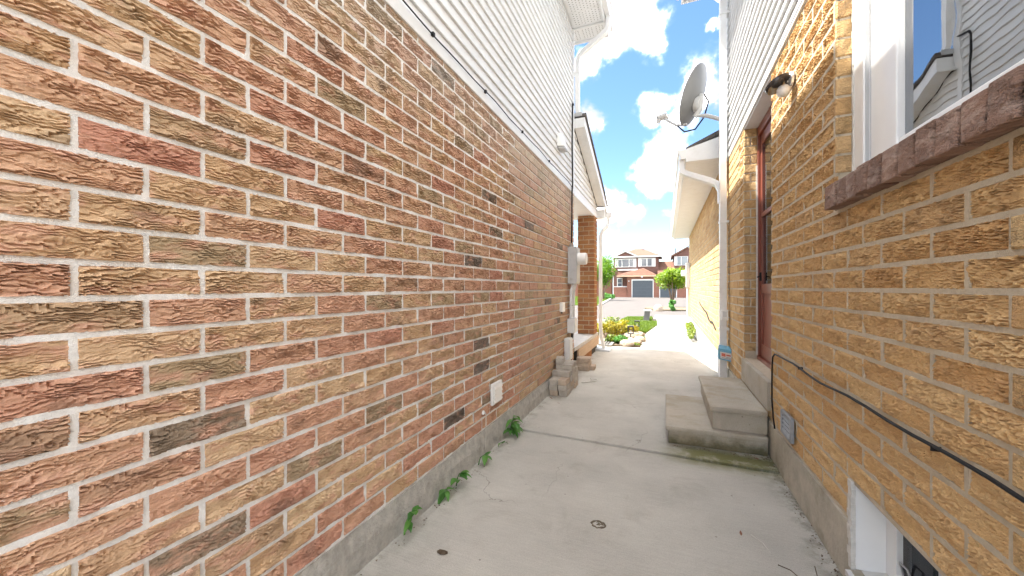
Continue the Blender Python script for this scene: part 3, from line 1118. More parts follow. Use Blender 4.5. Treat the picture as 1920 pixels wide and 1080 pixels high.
mb = MB(); mb.box((XL - .6, EY - .029, EZ - .03), (EX, EY, EZ + .168)); mb.build('fascia', M['trim'], LH)
mb = MB(); mb.box((EX - .029, HL_Y0 - .28, EZ - .03), (EX - .002, EY - .03, EZ + .168)); mb.build('fascia', M['trim'], LH)


def gutter(parent, x_back, sgn, y0, y1, zt, w=.105, h=.12):
    p = [(x_back, zt), (x_back, zt - h), (x_back + sgn * w * .6, zt - h), (x_back + sgn * w * .72, zt - h * .5), (x_back + sgn * w, zt - h * .28), (x_back + sgn * w, zt),
         (x_back + sgn * (w - .012), zt), (x_back + sgn * (w - .012), zt - h * .22), (x_back + sgn * w * .62, zt - h + .02), (x_back + sgn * .01, zt - h + .02), (x_back + sgn * .01, zt)]
    mb = MB(); mb.prism(p, 'y', y0, y1)
    gt = mb.build('gutter', M['gutter'], parent)
    for yy in (y0, y1):
        e = MB(); e.prism([(x_back, zt), (x_back, zt - h), (x_back + sgn * w * .6, zt - h), (x_back + sgn * w * .72, zt - h * .5), (x_back + sgn * w, zt - h * .28), (x_back + sgn * w, zt)],
                          'y', yy - .003, yy + .003)
        e.build('end_cap', M['gutter'], gt)
    return gt


gutter(LH, EX - .001, 1, HL_Y0 - .28, EY - .02, EZ + .15)
dsp = MB()
dsp.square_pipe([(EX + .045, 5.60, EZ + .03), (EX + .045, 5.60, EZ - .06), (EX + .03, 5.62, EZ - .13), (EX - .03, 5.64, EZ - .17), (XL + .14, 5.69, EZ - .34),
                 (XL + .08, 5.70, EZ - .40), (XL + .055, 5.705, EZ - .50), (XL + .055, 5.705, 3.92), (XL + .065, 5.74, 3.84), (XL + .08, 5.80, 3.76)], .085, .06)
ds = dsp.build('downspout', M['gutter'], LH, auto=R(50))
for z in (4.45,):
    b_ = MB(); b_.box((XL + .0, 5.655, z), (XL + .092, 5.757, z + .025)); b_.build('strap', M['gutter'], ds)

# ---- porch of the left house
RY0, RY1, RZ0, RZ1 = 5.70, 7.95, 3.66, 2.83       # soffit line of the raking eave
RXO = -1.12


def rz(yv): return RZ0 + (RZ1 - RZ0) * (yv - RY0) / (RY1 - RY0)


pt = MB()
pt.poly([(XL - .05, HL_Y1 + .013, 2.652), (XL - .05, 7.80, 2.652), (XL - .05, 7.80, rz(7.80)), (XL - .05, HL_Y1 + .013, rz(HL_Y1)),
         (XL - .012, HL_Y1 + .013, 2.652), (XL - .012, 7.80, 2.652), (XL - .012, 7.80, rz(7.80)), (XL - .012, HL_Y1 + .013, rz(HL_Y1))],
        [(0, 1, 2, 3), (4, 7, 6, 5), (0, 4, 5, 1), (1, 5, 6, 2), (2, 6, 7, 3), (3, 7, 4, 0)])
gab = pt.build('porch_gable', M['siding'], LH)
siding_boards(gab, XL - .011, 1, HL_Y1 + .014, 7.78, 2.72, 3.62, .0912, M['siding'],
              ends=lambda z: (HL_Y1 + .014, min(7.78, RY0 + (RY1 - RY0) * (RZ0 - z - .02) / (RZ0 - RZ1))))
mb = MB(); mb.box((XL - .05, HL_Y1 + .014, 2.64), (XL + .012, 7.80, 2.718)); mb.build('porch_beam_trim', M['trim'], LH)
mb = MB(); mb.box((-4.6, HL_Y1 + .012, 2.655), (XL - .051, 7.80, 2.675)); mb.build('porch_ceiling', M['trim'], LH)
# raking soffit in short panels
n = 11
for i in range(n):
    a = RY0 + (7.80 - RY0) * i / n + .003
    b_ = RY0 + (7.80 - RY0) * (i + 1) / n - .003
    mb = MB()
    mb.poly([(XL + .007, a, rz(a)), (RXO - .018, a, rz(a)), (RXO - .018, b_, rz(b_)), (XL + .007, b_, rz(b_)),
             (XL + .007, a, rz(a) + .012), (RXO - .018, a, rz(a) + .012), (RXO - .018, b_, rz(b_) + .012), (XL + .007, b_, rz(b_) + .012)],
            [(0, 3, 2, 1), (4, 5, 6, 7), (0, 1, 5, 4), (1, 2, 6, 5), (2, 3, 7, 6), (3, 0, 4, 7)])
    mb.build('soffit_panel', M['trim'], LH)
mb = MB()
mb.poly([(RXO - .017, RY0, rz(RY0) - .02), (RXO + .008, RY0, rz(RY0) - .02), (RXO + .008, 8.0, rz(8.0) - .02), (RXO - .017, 8.0, rz(8.0) - .02),
         (RXO - .017, RY0, rz(RY0) + .12), (RXO + .008, RY0, rz(RY0) + .12), (RXO + .008, 8.0, rz(8.0) + .12), (RXO - .017, 8.0, rz(8.0) + .12)],
        [(0, 3, 2, 1), (4, 5, 6, 7), (0, 1, 5, 4), (1, 2, 6, 5), (2, 3, 7, 6), (3, 0, 4, 7)])
mb.build('rake_fascia', M['trim'], LH)
mb = MB(); mb.box((XL - .02, RY0 - .022, rz(RY0) - .02), (RXO + .008, RY0 - .001, rz(RY0) + .12)); mb.build('rake_return', M['trim'], LH)
mb = MB()
mb.prism([(HL_Y1 + .014, rz(HL_Y1) + .125), (8.06, rz(8.06) + .125), (8.06, rz(8.06) + .145), (HL_Y1 + .014, rz(HL_Y1) + .165)], 'x', -4.7, RXO + .03)
mb.build('porch_roof', M['shingle_d'], LH)
mb = MB(); mb.box((XL - .03, RY0 - .04, rz(RY0) + .146), (XL + .13, RY0 + .10, rz(RY0) + .20)); mb.build('roof_flashing', M['meter_grey'], LH)
mb = MB(); mb.box((-4.6, 7.97, 2.70), (RXO - .02, 8.0, 2.85)); mb.build('porch_fascia', M['trim'], LH)
mb = MB(); mb.box((XL - .05, 7.802, 2.655), (RXO - .018, 7.968, 2.82)); mb.build('eave_return', M['trim'], LH)
mb = MB(); mb.prism([(8.002, 2.80), (8.002, 2.69), (8.07, 2.69), (8.08, 2.74), (8.105, 2.76), (8.105, 2.80)], 'x', -4.6, RXO + .10)
mb.build('porch_gutter', M['gutter'], LH)
# column
CX0, CX1, CY0, CY1 = -1.60, -1.272, 7.44, 7.77
mb = MB(); mb.box((CX0 + .008, CY0 + .008, .36), (CX1 - .008, CY1 - .008, 2.652))
colm = mb.build('porch_column', M['mortar_r'], LH)
lay_bricks(colm, M['brick_p'], '-y', CY0 + .008, CX0 + .004, CX1 - .004, .36, .218, .0868, .013, 2.645, CX0 + .004, limit=300, back=.005)
lay_bricks(colm, M['brick_p'], '+x', CX1 - .008, CY0 + .004, CY1 - .004, .36, .218, .0868, .013, 2.645, CY0 + .112, limit=300, back=.005)
mb = MB(); mb.box((-4.5, HL_Y1 + .014, .30), (-1.262, 7.86, .355)); mb.build('porch_slab', M['porch_top'], LH)
mb = MB(); mb.box((-1.276, HL_Y1 + .25, .13), (-1.25, 7.84, .299)); mb.build('porch_fascia_board', M['wood_edge'], LH)
mb = MB(); mb.box((-1.9, HL_Y1 + .25, .0), (-1.282, 7.80, .299)); mb.build('porch_base', M['dark'], LH)
mb = MB(); mb.box((-1.281, HL_Y1 + .5, .0), (-1.262, 7.1, .129)); mb.build('porch_skirt', M['brick_p'], LH)
ds2 = MB()
ds2.square_pipe([(-1.09, 8.05, 2.70), (-1.09, 8.05, 2.60), (-1.115, 8.02, 2.52), (-1.20, 7.92, 2.39), (-1.222, 7.885, 2.30), (-1.222, 7.88, .5), (-1.215, 7.88, .32), (-1.16, 7.87, .05)], .075, .06)
d2 = ds2.build('downspout', M['gutter'], LH, auto=R(50))
sbk = MB()
sbk.poly([(-1.30, 7.62, .005), (-1.00, 7.62, .005), (-1.00, 7.95, .005), (-1.30, 7.95, .005), (-1.29, 7.63, .06), (-1.01, 7.63, .03), (-1.01, 7.94, .03), (-1.29, 7.94, .06)],
         [(0, 3, 2, 1), (4, 5, 6, 7), (0, 1, 5, 4), (1, 2, 6, 5), (2, 3, 7, 6), (3, 0, 4, 7)])
tag(sbk.build('splash_block', M['meter_grey'], bevel=.008), 'grey splash block under the porch downspout', 'splash block')

# ================================================================== right house
HR_Y0, HR_Y1 = -1.1, 5.50
GAR_Y1 = 13.9
RH = thing('brick_house', (3.5, 4.0, 0), 'house of golden tan brick with white upper siding and side door, right of the walkway', 'house')
Z0R, HPR, LPR = .27, .0883, .281
W_Y0, W_Y1, W_Z0, W_Z1 = .45, 2.188, 1.70, 2.76
D_Y0, D_Y1, D_Z0, D_Z1 = 3.348, 4.409, .555, 2.835
B_Y0, B_Y1, B_Z0, B_Z1 = 1.02, 2.025, .085, .437
openings = [(W_Y0, W_Y1, W_Z0, W_Z1), (D_Y0, D_Y1, D_Z0, D_Z1), (B_Y0, B_Y1, B_Z0, B_Z1)]


def wall_slab(mb, x0, x1, y0, y1, z0, z1, holes):
    ys = sorted({y0, y1, *[h[0] for h in holes], *[h[1] for h in holes]})
    zs = sorted({z0, z1, *[h[2] for h in holes], *[h[3] for h in holes]})
    ys = [v for v in ys if y0 <= v <= y1]; zs = [v for v in zs if z0 <= v <= z1]
    for j in range(len(ys) - 1):
        # merge solid cells vertically
        run = None
        for k in range(len(zs) - 1):
            cy, cz = (ys[j] + ys[j + 1]) / 2, (zs[k] + zs[k + 1]) / 2
            solid = not any(h[0] < cy < h[1] and h[2] < cz < h[3] for h in holes)
            if solid:
                run = (run[0] if run else zs[k], zs[k + 1])
            if (not solid or k == len(zs) - 2) and run:
                mb.box((x0, ys[j], run[0]), (x1, ys[j + 1], run[1]))
                run = None


wr = MB(); wall_slab(wr, XR + .010, XR + .26, HR_Y0, HR_Y1, .25, 2.86, openings)
wall_r = wr.build('wall', M['mortar_r'], RH)
gw = MB(); gw.box((XR + .010, HR_Y1 + .001, .30), (XR + .26, GAR_Y1, 2.93))
gwall = gw.build('garage_wall', M['mortar_r'], RH)
cuts = [(W_Y0, W_Y1 + .0, W_Z0 - .08, W_Z1), (D_Y0, D_Y1, D_Z0 - .02, D_Z1 + .1), (B_Y0, B_Y1, -1, B_Z1)]
# row 10 has joints at 1.223 + k L
lay_bricks(wall_r, M['brick_r'], '-x', XR, HR_Y0, HR_Y1 - .002, Z0R, LPR, HPR, .0140, 2.845, 1.223, cuts=cuts, proud=.0065, mortar=M['mortar_r'], limit=285, near=view_size(XR),
           relief=M['brick_r_relief'], n_relief=230, coarse=True)
lay_bricks(gwall, M['brick_r'], '-x', XR, HR_Y1 + .002, GAR_Y1, .31, LPR, HPR, .0125, 2.925, 1.223, proud=.007, mortar=M['mortar_r'], limit=100, near=view_size(XR))
# returns of the door and window openings
lay_bricks(wall_r, M['brick_r'], '-y', D_Y1, XR - .001, XR + .11, Z0R + HPR * 4, .125, HPR, .0125, 2.832, XR - .006, proud=.006, limit=60, stuff_name='jamb_brickwork', back=.005)
lay_bricks(wall_r, M['brick_r'], '-y', W_Y1, XR - .001, XR + .062, Z0R + HPR * 17, .14, HPR, .0125, W_Z1 - .01, XR - .006, proud=.006, limit=60, stuff_name='jamb_brickwork', back=.005)
# bodies behind the walls
hb = MB()
hb.box((XR + 2.4, HR_Y0, 0), (7.0, HR_Y1, 2.84)); hb.build('house_core', M['room'], RH)
gb = MB(); gb.box((XR + .27, HR_Y1 + .3, 0), (7.0, GAR_Y1 - .02, 2.92)); gb.build('garage_core', M['far_brick'], RH)
fr_ = MB(); wall_slab(fr_, XR - .012, XR + .26, HR_Y0, HR_Y1, -.05, .262, [(B_Y0, B_Y1, B_Z0, .4)])
fr_.build('foundation', M['found_r'], RH)
fg = MB(); fg.prism([(XR + .2, -.05), (XR - .02, -.05), (XR - .018, .285), (XR - .004, .302), (XR + .2, .302)], 'y', HR_Y1 + .001, GAR_Y1 + .01)
fg.build('garage_foundation', M['found_w'], RH)

ur = MB(); ur.box((XR + .012, HR_Y0, 2.862), (7.0, HR_Y1, 5.21))
upper_r = ur.build('upper_wall', M['siding'], RH)
siding_boards(upper_r, XR + .011, -1, HR_Y0, HR_Y1 - .05, 2.866, 5.206, .0995, M['siding'], lip=.026)
mb = MB(); mb.box((XR - .012, HR_Y0, 2.846), (XR + .03, HR_Y1, 2.8655)); mb.build('starter_strip', M['trim'], RH)
mb = MB(); mb.box((XR - .016, HR_Y1 - .049, 2.866), (XR + .05, HR_Y1 + .012, 5.206)); mb.build('corner_post', M['trim'], RH)
# upper eave
REZ, REX, REY = 5.21, .20, 5.82
mb = MB(); mb.prism([(7.2, REZ + 1.9), (4.2, REZ + 1.9), (REX, REZ + .19), (REX, REZ + .17), (7.2, REZ + 1.05)], 'y', HR_Y0 - .3, REY)
mb.build('roof', M['shingle_d'], RH)
mb = MB(); mb.box((REX + .03, HR_Y0 - .28, REZ + .012), (7.0, REY - .03, REZ + .168)); mb.build('eave_box', M['trim'], RH)
y = HR_Y0 - .28
while y < REY - .08:
    y2 = min(y + .29, REY - .03)
    mb = MB(); mb.box((REX + .03, y + .002, REZ), (XR - .02 if y2 < HR_Y1 else XR + .6, y2 - .002, REZ + .011)); mb.build('soffit_panel', M['trim'], RH)
    y = y2
mb = MB(); mb.box((REX, REY - .029, REZ - .03), (XR + .6, REY, REZ + .168)); mb.build('fascia', M['trim'], RH)
mb = MB(); mb.box((REX + .002, HR_Y0 - .28, REZ - .03), (REX + .029, REY - .03, REZ + .168)); mb.build('fascia', M['trim'], RH)
gutter(RH, REX + .001, -1, HR_Y0 - .28, REY - .02, REZ + .15)
# tall downspout at the corner
TD = MB()
TD.square_pipe([(REX + .05, 5.36, REZ - .0), (REX + .07, 5.36, REZ - .05), (.56, 5.36, REZ - .30), (.655, 5.36, REZ - .40), (.655, 5.36, .05)], .085, .075)
td = TD.build('downspout', M['gutter'], RH, auto=R(50))
for z in (.735, 2.05, 4.6):
    b_ = MB(); b_.box((.612, 5.308, z), (.725, 5.412, z + .025)); b_.build('strap', M['gutter'], td)

# garage eave
GZ, GX = 2.93, .25
GY0 = 5.56
mb = MB(); mb.prism([(GX, GZ + .155), (GX, GZ + .175), (XR + .1, GZ + .175 + .475 * .55), (6.0, GZ + 2.4), (6.0, GZ + 2.2)], 'y', GY0, GAR_Y1 + .35)
mb.build('garage_roof', M['shingle_d'], RH)
yy = GY0 + .03
i = 0
while yy < GAR_Y1 + .2:
    mb = MB(); mb.box((GX + .03, yy + .0015, GZ + .002), (XR + .1, yy + .148, GZ + .014)); mb.build('soffit_panel', M['trim'], RH)
    yy += .15
mb = MB(); mb.prism([(GX + .001, GZ - .012), (XR + .4, GZ - .012), (XR + .4, GZ + .40), (GX + .001, GZ + .155)], 'y', GY0 + .002, GY0 + .028); mb.build('rake_fascia', M['trim'], RH)
mb = MB(); mb.box((GX + .001, GY0 + .03, GZ - .012), (GX + .028, GAR_Y1 + .33, GZ + .153)); mb.build('garage_fascia', M['trim'], RH)
mb = MB(); mb.box((GX + .03, GAR_Y1 + .21, GZ - .012), (XR + .6, GAR_Y1 + .32, GZ + .1)); mb.build('garage_fascia', M['trim'], RH)
gutter(RH, GX, -1, GY0 + .004, GAR_Y1 + .3, GZ + .15)
gd = MB()
gd.square_pipe([(GX - .05, 5.66, GZ + .04), (GX - .05, 5.66, GZ - .06), (GX - .03, 5.64, GZ - .13), (GX + .02, 5.61, GZ - .17), (.54, 5.46, GZ - .33), (.60, 5.43, GZ - .38), (.636, 5.415, GZ - .46), (.64, 5.41, GZ - .62)], .08, .065)
gd.build('elbow_pipe', M['gutter'], RH, auto=R(50))

# ---- side window
win = bpy.data.objects
mb = MB()
WX = XR + .062
mb.box((WX, W_Y1 - .10, W_Z0 + .03), (WX + .10, W_Y1 - .002, W_Z1))
mb.box((WX, W_Y0, W_Z0 + .03), (WX + .10, W_Y0 + .10, W_Z1))
mb.box((WX, W_Y0 + .10, W_Z1 - .09), (WX + .10, W_Y1 - .10, W_Z1))
mb.box((WX, W_Y0 + .10, W_Z0 + .03), (WX + .10, W_Y1 - .10, W_Z0 + .075))
win_l = mb.build('window_frame', M['pvc'], RH, bevel=.004)
mb = MB(); mb.box((WX + .006, W_Y1 - .104, W_Z0 + .076), (WX + .018, W_Y1 - .1005, W_Z1 - .092)); mb.build('frame_groove', M['meter_grey'], win_l)
sb = MB()
sb.box((WX + .022, W_Y1 - .30, W_Z0 + .077), (WX + .075, W_Y1 - .106, W_Z1 - .091))
sb.build('sash_stile', M['pvc'], win_l, bevel=.006)
sb = MB(); sb.box((WX + .03, W_Y0 + .102, W_Z0 + .077), (WX + .07, W_Y1 - .302, W_Z0 + .115)); sb.build('sash_rail', M['pvc'], win_l, bevel=.004)
sb = MB(); sb.box((WX + .048, W_Y0 + .102, W_Z0 + .116), (WX + .054, W_Y1 - .302, W_Z1 - .092)); sb.build('pane', M['glass'], win_l)
ck = MB(); 
for i in range(26):
    z = W_Z0 + .03 + i * .04
    ck.box((WX - .004 - .003 * random.random(), W_Y1 - .012 - .004 * random.random(), z), (WX + .01, W_Y1 - .001, z + .04))
ck.build('caulking', M['caulk'], win_l)
rm = MB()
rm.box((XR + .261, HR_Y0, .9), (XR + .30, W_Y0 - .05, 2.84)); rm.box((XR + .261, W_Y1 + .02, .27), (XR + .30, D_Y0 - .05, 2.84))
rm.build('inner_wall', M['room'], RH)
cu = MB(); 
pts = []
for i in range(61):
    yv = W_Y0 - .04 + i * (W_Y1 - W_Y0 + .06) / 60
    pts.append((XR + .168 + .012 * math.sin(i * 1.3) + .006 * math.sin(i * .47), yv))
vs = [(p[0], p[1], z) for z in (W_Z0 - .05, W_Z1 + .05) for p in pts]
cu.poly(vs, [(i, i + 1, 61 + i + 1, 61 + i) for i in range(60)])
cu.build('curtain', M['curtain'], win_l)

# sill of brown bricks standing on edge
slp = MB(); slp.box((XR - .036, W_Y0 - .06, 1.612), (XR + .06, 2.155, 1.690)); sill = slp.build('sill', M['mortar_r'], RH)
yv = 2.165
k = 0
rgs = random.Random(11)
while yv > W_Y0 - .05:
    w = .088 if k else .13
    mb = MB()
    j = lambda s: rgs.uniform(-s, s)
    a, b_ = yv - w + .004, yv - .004
    x0 = XR - .052 + j(.004)
    zl, zh = 1.603 + j(.003), 1.706 + j(.003)
    v = [(x0, a, zl), (x0 + j(.002), b_, zl), (x0 + .003, b_, zh), (x0 + .003 + j(.002), a, zh), (XR + .058, a, zl), (XR + .058, b_, zl), (XR + .058, b_, zh + .03), (XR + .058, a, zh + .03)]
    mb.poly(v, [(0, 1, 2, 3), (4, 7, 6, 5), (0, 4, 5, 1), (1, 5, 6, 2), (2, 6, 7, 3), (3, 7, 4, 0)])
    mb.build('sill_brick', M['brick_sill'], sill, bevel=.005)
    yv -= w + .004
    k += 1

# ---- basement window
BX = XR + .105
mb = MB(); mb.box((XR - .004, B_Y1 - .02, B_Z0), (BX, B_Y1 - .001, B_Z1 - .002)); bwn = mb.build('basement_window_jamb', M['pvc'], RH, bevel=.003)
mb = MB(); mb.prism([(XR - .03, B_Z0 - .03), (BX, B_Z0 - .01), (BX, B_Z0 + .012), (XR - .03, B_Z0 - .008)], 'y', B_Y0, B_Y1 - .021); mb.build('basement_window_sill', M['white_paint'], RH)
mb = MB()
mb.box((BX, B_Y1 - .09, B_Z0 + .0), (BX + .05, B_Y1 - .002, B_Z1)); mb.box((BX, B_Y0, B_Z0 + .0), (BX + .05, B_Y1 - .09, B_Z0 + .055)); mb.box((BX, B_Y0, B_Z1 - .04), (BX + .05, B_Y1 - .09, B_Z1 + .02))
bf = mb.build('basement_window_frame', M['pvc'], RH, bevel=.003)
mb = MB(); mb.box((BX + .02, B_Y0, B_Z0 + .056), (BX + .025, B_Y1 - .091, B_Z1 - .041)); mb.build('pane', M['glass_b'], bf)
mb = MB(); mb.box((BX + .004, B_Y1 - .36, B_Z0 + .056), (BX + .028, B_Y1 - .33, B_Z1 - .041)); mb.build('mullion', M['meter_grey'], bf)
mb = MB(); mb.tube([(BX + .012, B_Y1 - .12, B_Z0 + .06), (BX - .002, B_Y1 - .12, B_Z0 + .12), (BX - .002, B_Y1 - .17, B_Z0 + .125), (BX + .012, B_Y1 - .18, B_Z0 + .065)], .004, 6); mb.build('latch', M['metal'], bf)
mb = MB(); mb.box((BX + .3, B_Y0 - .3, -.2), (BX + .34, B_Y1 + .3, .6)); mb.build('basement_interior', M['dark'], RH)
mb = MB(); mb.box((BX + .055, B_Y0 - .2, B_Z1 + .021), (BX + .30, B_Y1 + .2, B_Z1 + .06)); mb.build('basement_lintel', M['dark'], RH)
ck = MB()
for i in range(12):
    z = B_Z0 - .01 + i * .031
    ck.box((XR - .010 - .004 * random.random(), B_Y1 - .022 - .006 * random.random(), z), (XR + .004, B_Y1 + .006 + .004 * random.random(), z + .031))
ck.build('caulking', M['caulk'], bwn)
lt = MB(); lt.box((XR + .001, B_Y0, B_Z1 - .0005), (BX, B_Y1 - .021, B_Z1 + .004)); lt.build('lintel', M['found_w'], RH)

# ---- side door
DX = XR + .112
mb = MB(); mb.box((XR + .002, D_Y0 + .001, 2.822), (XR + .24, D_Y1 - .012, 2.834)); mb.build('door_soffit', M['trim'], RH)
mb = MB()
mb.box((DX, D_Y1 - .045, D_Z0 + .03), (DX + .11, D_Y1 - .008, 2.82)); mb.box((DX, D_Y0 + .003, D_Z0 + .03), (DX + .11, D_Y0 + .06, 2.82)); mb.box((DX, D_Y0 + .06, 2.73), (DX + .11, D_Y1 - .045, 2.82))
df = mb.build('door_frame', M['door'], RH, bevel=.004)
mb = MB(); mb.box((DX - .012, D_Y1 - .030, D_Z0 + .04), (DX - .0005, D_Y1 - .012, 2.45)); mb.build('weather_strip', M['caulk'], df)
mb = MB(); mb.box((DX - .004, D_Y0 + .003, D_Z0 - .004), (DX + .12, D_Y1 - .008, D_Z0 + .03)); mb.build('threshold', M['door'], df, bevel=.004)
sd = MB()
y0, y1 = D_Y0 + .062, D_Y1 - .047
sd.box((DX + .02, y0, D_Z0 + .035), (DX + .055, y0 + .09, 2.725)); sd.box((DX + .02, y1 - .055, D_Z0 + .035), (DX + .055, y1, 2.725))
sd.box((DX + .02, y0 + .09, D_Z0 + .035), (DX + .055, y1 - .055, D_Z0 + .16)); sd.box((DX + .02, y0 + .09, 2.63), (DX + .055, y1 - .055, 2.725))
sd.box((DX + .02, y0 + .09, 1.20), (DX + .055, y1 - .055, 1.29)); sd.box((DX + .018, y0 + .09, 1.93), (DX + .05, y1 - .055, 1.97))
door = sd.build('door', M['door'], RH, bevel=.004)
mb = MB(); mb.box((DX + .034, y0 + .091, 1.291), (DX + .038, y1 - .056, 1.929)); mb.build('pane', M['door_pane'], door)
mb = MB(); mb.box((DX + .030, y0 + .091, 1.971), (DX + .034, y1 - .056, 2.629)); mb.build('pane', M['door_pane'], door)
mb = MB(); mb.box((DX + .032, y0 + .091, D_Z0 + .161), (DX + .042, y1 - .056, 1.199)); mb.build('panel', M['door'], door)
mb = MB(); mb.box((DX + .004, y1 - .045, 1.32), (DX + .019, y1 - .025, 1.40)); mb.tube([(DX + .004, y1 - .035, 1.36), (DX - .016, y1 - .05, 1.355)], .006, 6); mb.build('handle', M['black'], door)
mb = MB(); mb.box((DX + .16, D_Y0, .56), (DX + .17, D_Y1, 1.95)); mb.build('inner_door', M['dark'], RH)
mb = MB(); mb.box((DX + .062, D_Y0 + .07, 1.93), (DX + .066, D_Y1 - .09, 2.68)); mb.build('pane_brightener', M['curtain'], RH)  # pale sheet added behind the upper pane to make the glass look bright

# ================================================================== steps
ST = lambda *a: None


def step(name, pts, z0, z1, label, nosing=True):
    e = thing(name, (sum(p[0] for p in pts) / 4, sum(p[1] for p in pts) / 4, z0), label, 'step')
    (xa, ya), (xb, yb) = pts[0], pts[2]
    n_ = .022 if nosing else 0
    mb = MB(); mb.box((xa + n_, ya + n_, z0), (xb, yb - n_ * .3, z1 - (.042 if nosing else 0))); mb.build('riser', M['step'], e, bevel=.006)
    if nosing:
        mb = MB(); mb.box((xa, ya, z1 - .0415), (xb, yb, z1)); mb.build('tread', M['step'], e, bevel=.014)
    return e


step('concrete_step', [(.0, 3.295), (.70, 3.295), (.70, 4.29), (0, 4.29)], .012, .155, 'wide lowest concrete step on the walkway below the side door')
step('concrete_step', [(.318, 3.335), (.705, 3.335), (.705, 4.47), (0, 0)], .1555, .335, 'middle concrete step resting on the wide lowest step')
dsill = MB(); dsill.box((.700, 3.352, .3355), (DX - .006, 4.404, .552))
tag(dsill.build('door_sill_block', M['step'], bevel=.008), 'thick concrete sill block under the brown side door', 'step')


# ================================================================== fittings on the walls
def rbox(mb, a, b):
    return mb.box(a, b)


# electric meter on the left house
em = thing('electric_meter', (XL, 5.4, 1.3), 'grey electric meter box with round white meter at corner of left wall', 'electric meter')
mb = MB(); mb.box((XL + .013, 5.26, 1.31), (-1.150, 5.50, 1.825)); bxo = mb.build('meter_box', M['meter_grey'], em, bevel=.006)
mb = MB(); mb.box((-1.1495, 5.275, 1.33), (-1.142, 5.485, 1.805)); mb.build('cover', M['meter_grey'], bxo, bevel=.003)
mb = MB(); mb.lathe([(.018, 0), (.018, .008), (.011, .009), (.011, .013)], (0, 0, 0), 'y', 14)
kn = mb.build('knockout', M['metal'], bxo); kn.location = (-1.215, 5.262, 1.375); kn.rotation_euler = (0, 0, R(180))
mb = MB(); mb.lathe([(.090, 0), (.090, .02), (.084, .025), (.084, .10), (.078, .115), (.05, .12)], (-1.142, 5.38, 1.66), 'x', 26)
mt = mb.build('meter', M['meter_white'], em, auto=R(40))
for yy_ in (5.30, 5.36):
    mb = MB(); mb.lathe([(.017, 0), (.017, .03), (.011, .032), (.011, .05)], (XL + .045, yy_, 1.825), 'z', 10); mb.build('cable_gland', M['metal'], em)
# conduits under the meter
for k, (ya, xa, zb) in enumerate(((5.31, XL + .055, .83), (5.42, XL + .06, .83))):
    mb = MB(); mb.tube([(-1.20, ya + .02, 1.312), (-1.205, ya, 1.27), (xa, ya - .02, 1.21), (xa, ya - .02, zb)], .024, 12)
    mb.build('conduit', M['conduit'], em, auto=R(40))
mb = MB(); mb.box((XL + .012, 5.27, 1.00), (XL + .088, 5.31, 1.012)); mb.build('conduit_strap', M['metal'], em)
jb = thing('junction_box', (XL, 5.35, .62), 'small grey junction box below the electric meter', 'junction box')
mb = MB(); mb.box((XL + .012, 5.22, .625), (-1.17, 5.44, .828)); b0 = mb.build('box', M['conduit'], jb, bevel=.012)
mb = MB(); mb.box((-1.1695, 5.245, .64), (-1.163, 5.415, .81)); mb.build('lid', M['conduit'], jb, bevel=.003)
for yy_ in (5.30, 5.37):
    mb = MB(); mb.tube([(-1.215, yy_, .626), (-1.215, yy_, .59), (-1.222, yy_ - .01, .52)], .014, 8); mb.build('pipe', M['black'] if yy_ < 5.33 else M['conduit'], jb)
tb_ = thing('telephone_box', (XL, 5.1, .25), 'tall pale telephone box low on the left wall behind the pavers', 'utility box')
mb = MB(); mb.box((XL + .012, 5.05, .27), (-1.195, 5.24, .57)); b1 = mb.build('box', M['conduit'], tb_, bevel=.012)
mb = MB(); mb.box((-1.1945, 5.065, .285), (-1.188, 5.225, .555)); mb.build('cover', M['conduit'], tb_, bevel=.004)
mb = MB(); mb.tube([(-1.21, 5.22, .272), (-1.20, 5.27, .20), (-1.21, 5.33, .22), (-1.20, 5.38, .12), (-1.19, 5.40, .02)], .006, 6); mb.build('lead', M['black'], tb_)
wbx = thing('wall_box', (XL, 4.9, .93), 'small white plastic cable box on the left wall before the meter', 'utility box')
mb = MB(); mb.box((XL + .011, 4.82, .94), (XL + .055, 4.95, 1.065)); mb.build('cover', M['meter_white'], wbx, bevel=.008)
mb = MB(); mb.tube([(XL + .03, 4.86, .942), (XL + .03, 4.86, .92)], .012, 8); mb.build('plug', M['black'], wbx)

# black cables: along the siding, up the corner
cb = MB(); pts = [(XL + .027 + .004 * math.sin(i * .9), -1.0 + i * .163, 2.722 + .004 * math.sin(i * 1.7)) for i in range(40)]
pts += [(XL + .03, 5.44, 2.70), (XL + .025, 5.47, 2.60)]
cb.tube(pts, .0045, 6)
c1 = tag(cb.build('cable', M['black'], smooth_=True), 'thin black cable running along the lower edge of the left white siding', 'cable')
for yy_ in (1.0, 1.9, 2.6, 3.4, 4.3):
    mb = MB(); mb.box((XL + .018, yy_ - .01, 2.712), (XL + .035, yy_ + .01, 2.733)); mb.build('clip', M['black'], c1)
cb = MB(); cb.tube([(XL + .02, 5.60, 3.95), (XL + .03, 5.50, 3.93), (XL + .035, 5.46, 3.88), (XL + .03, 5.455, 3.3), (XL + .035, 5.465, 2.75), (XL + .03, 5.45, 2.6), (XL + .04, 5.40, 2.2), (XL + .045, 5.36, 1.885)], .011, 8)
tag(cb.build('service_cable', M['black'], smooth_=True), 'thick black service cable dropping down the siding to the electric meter', 'cable')
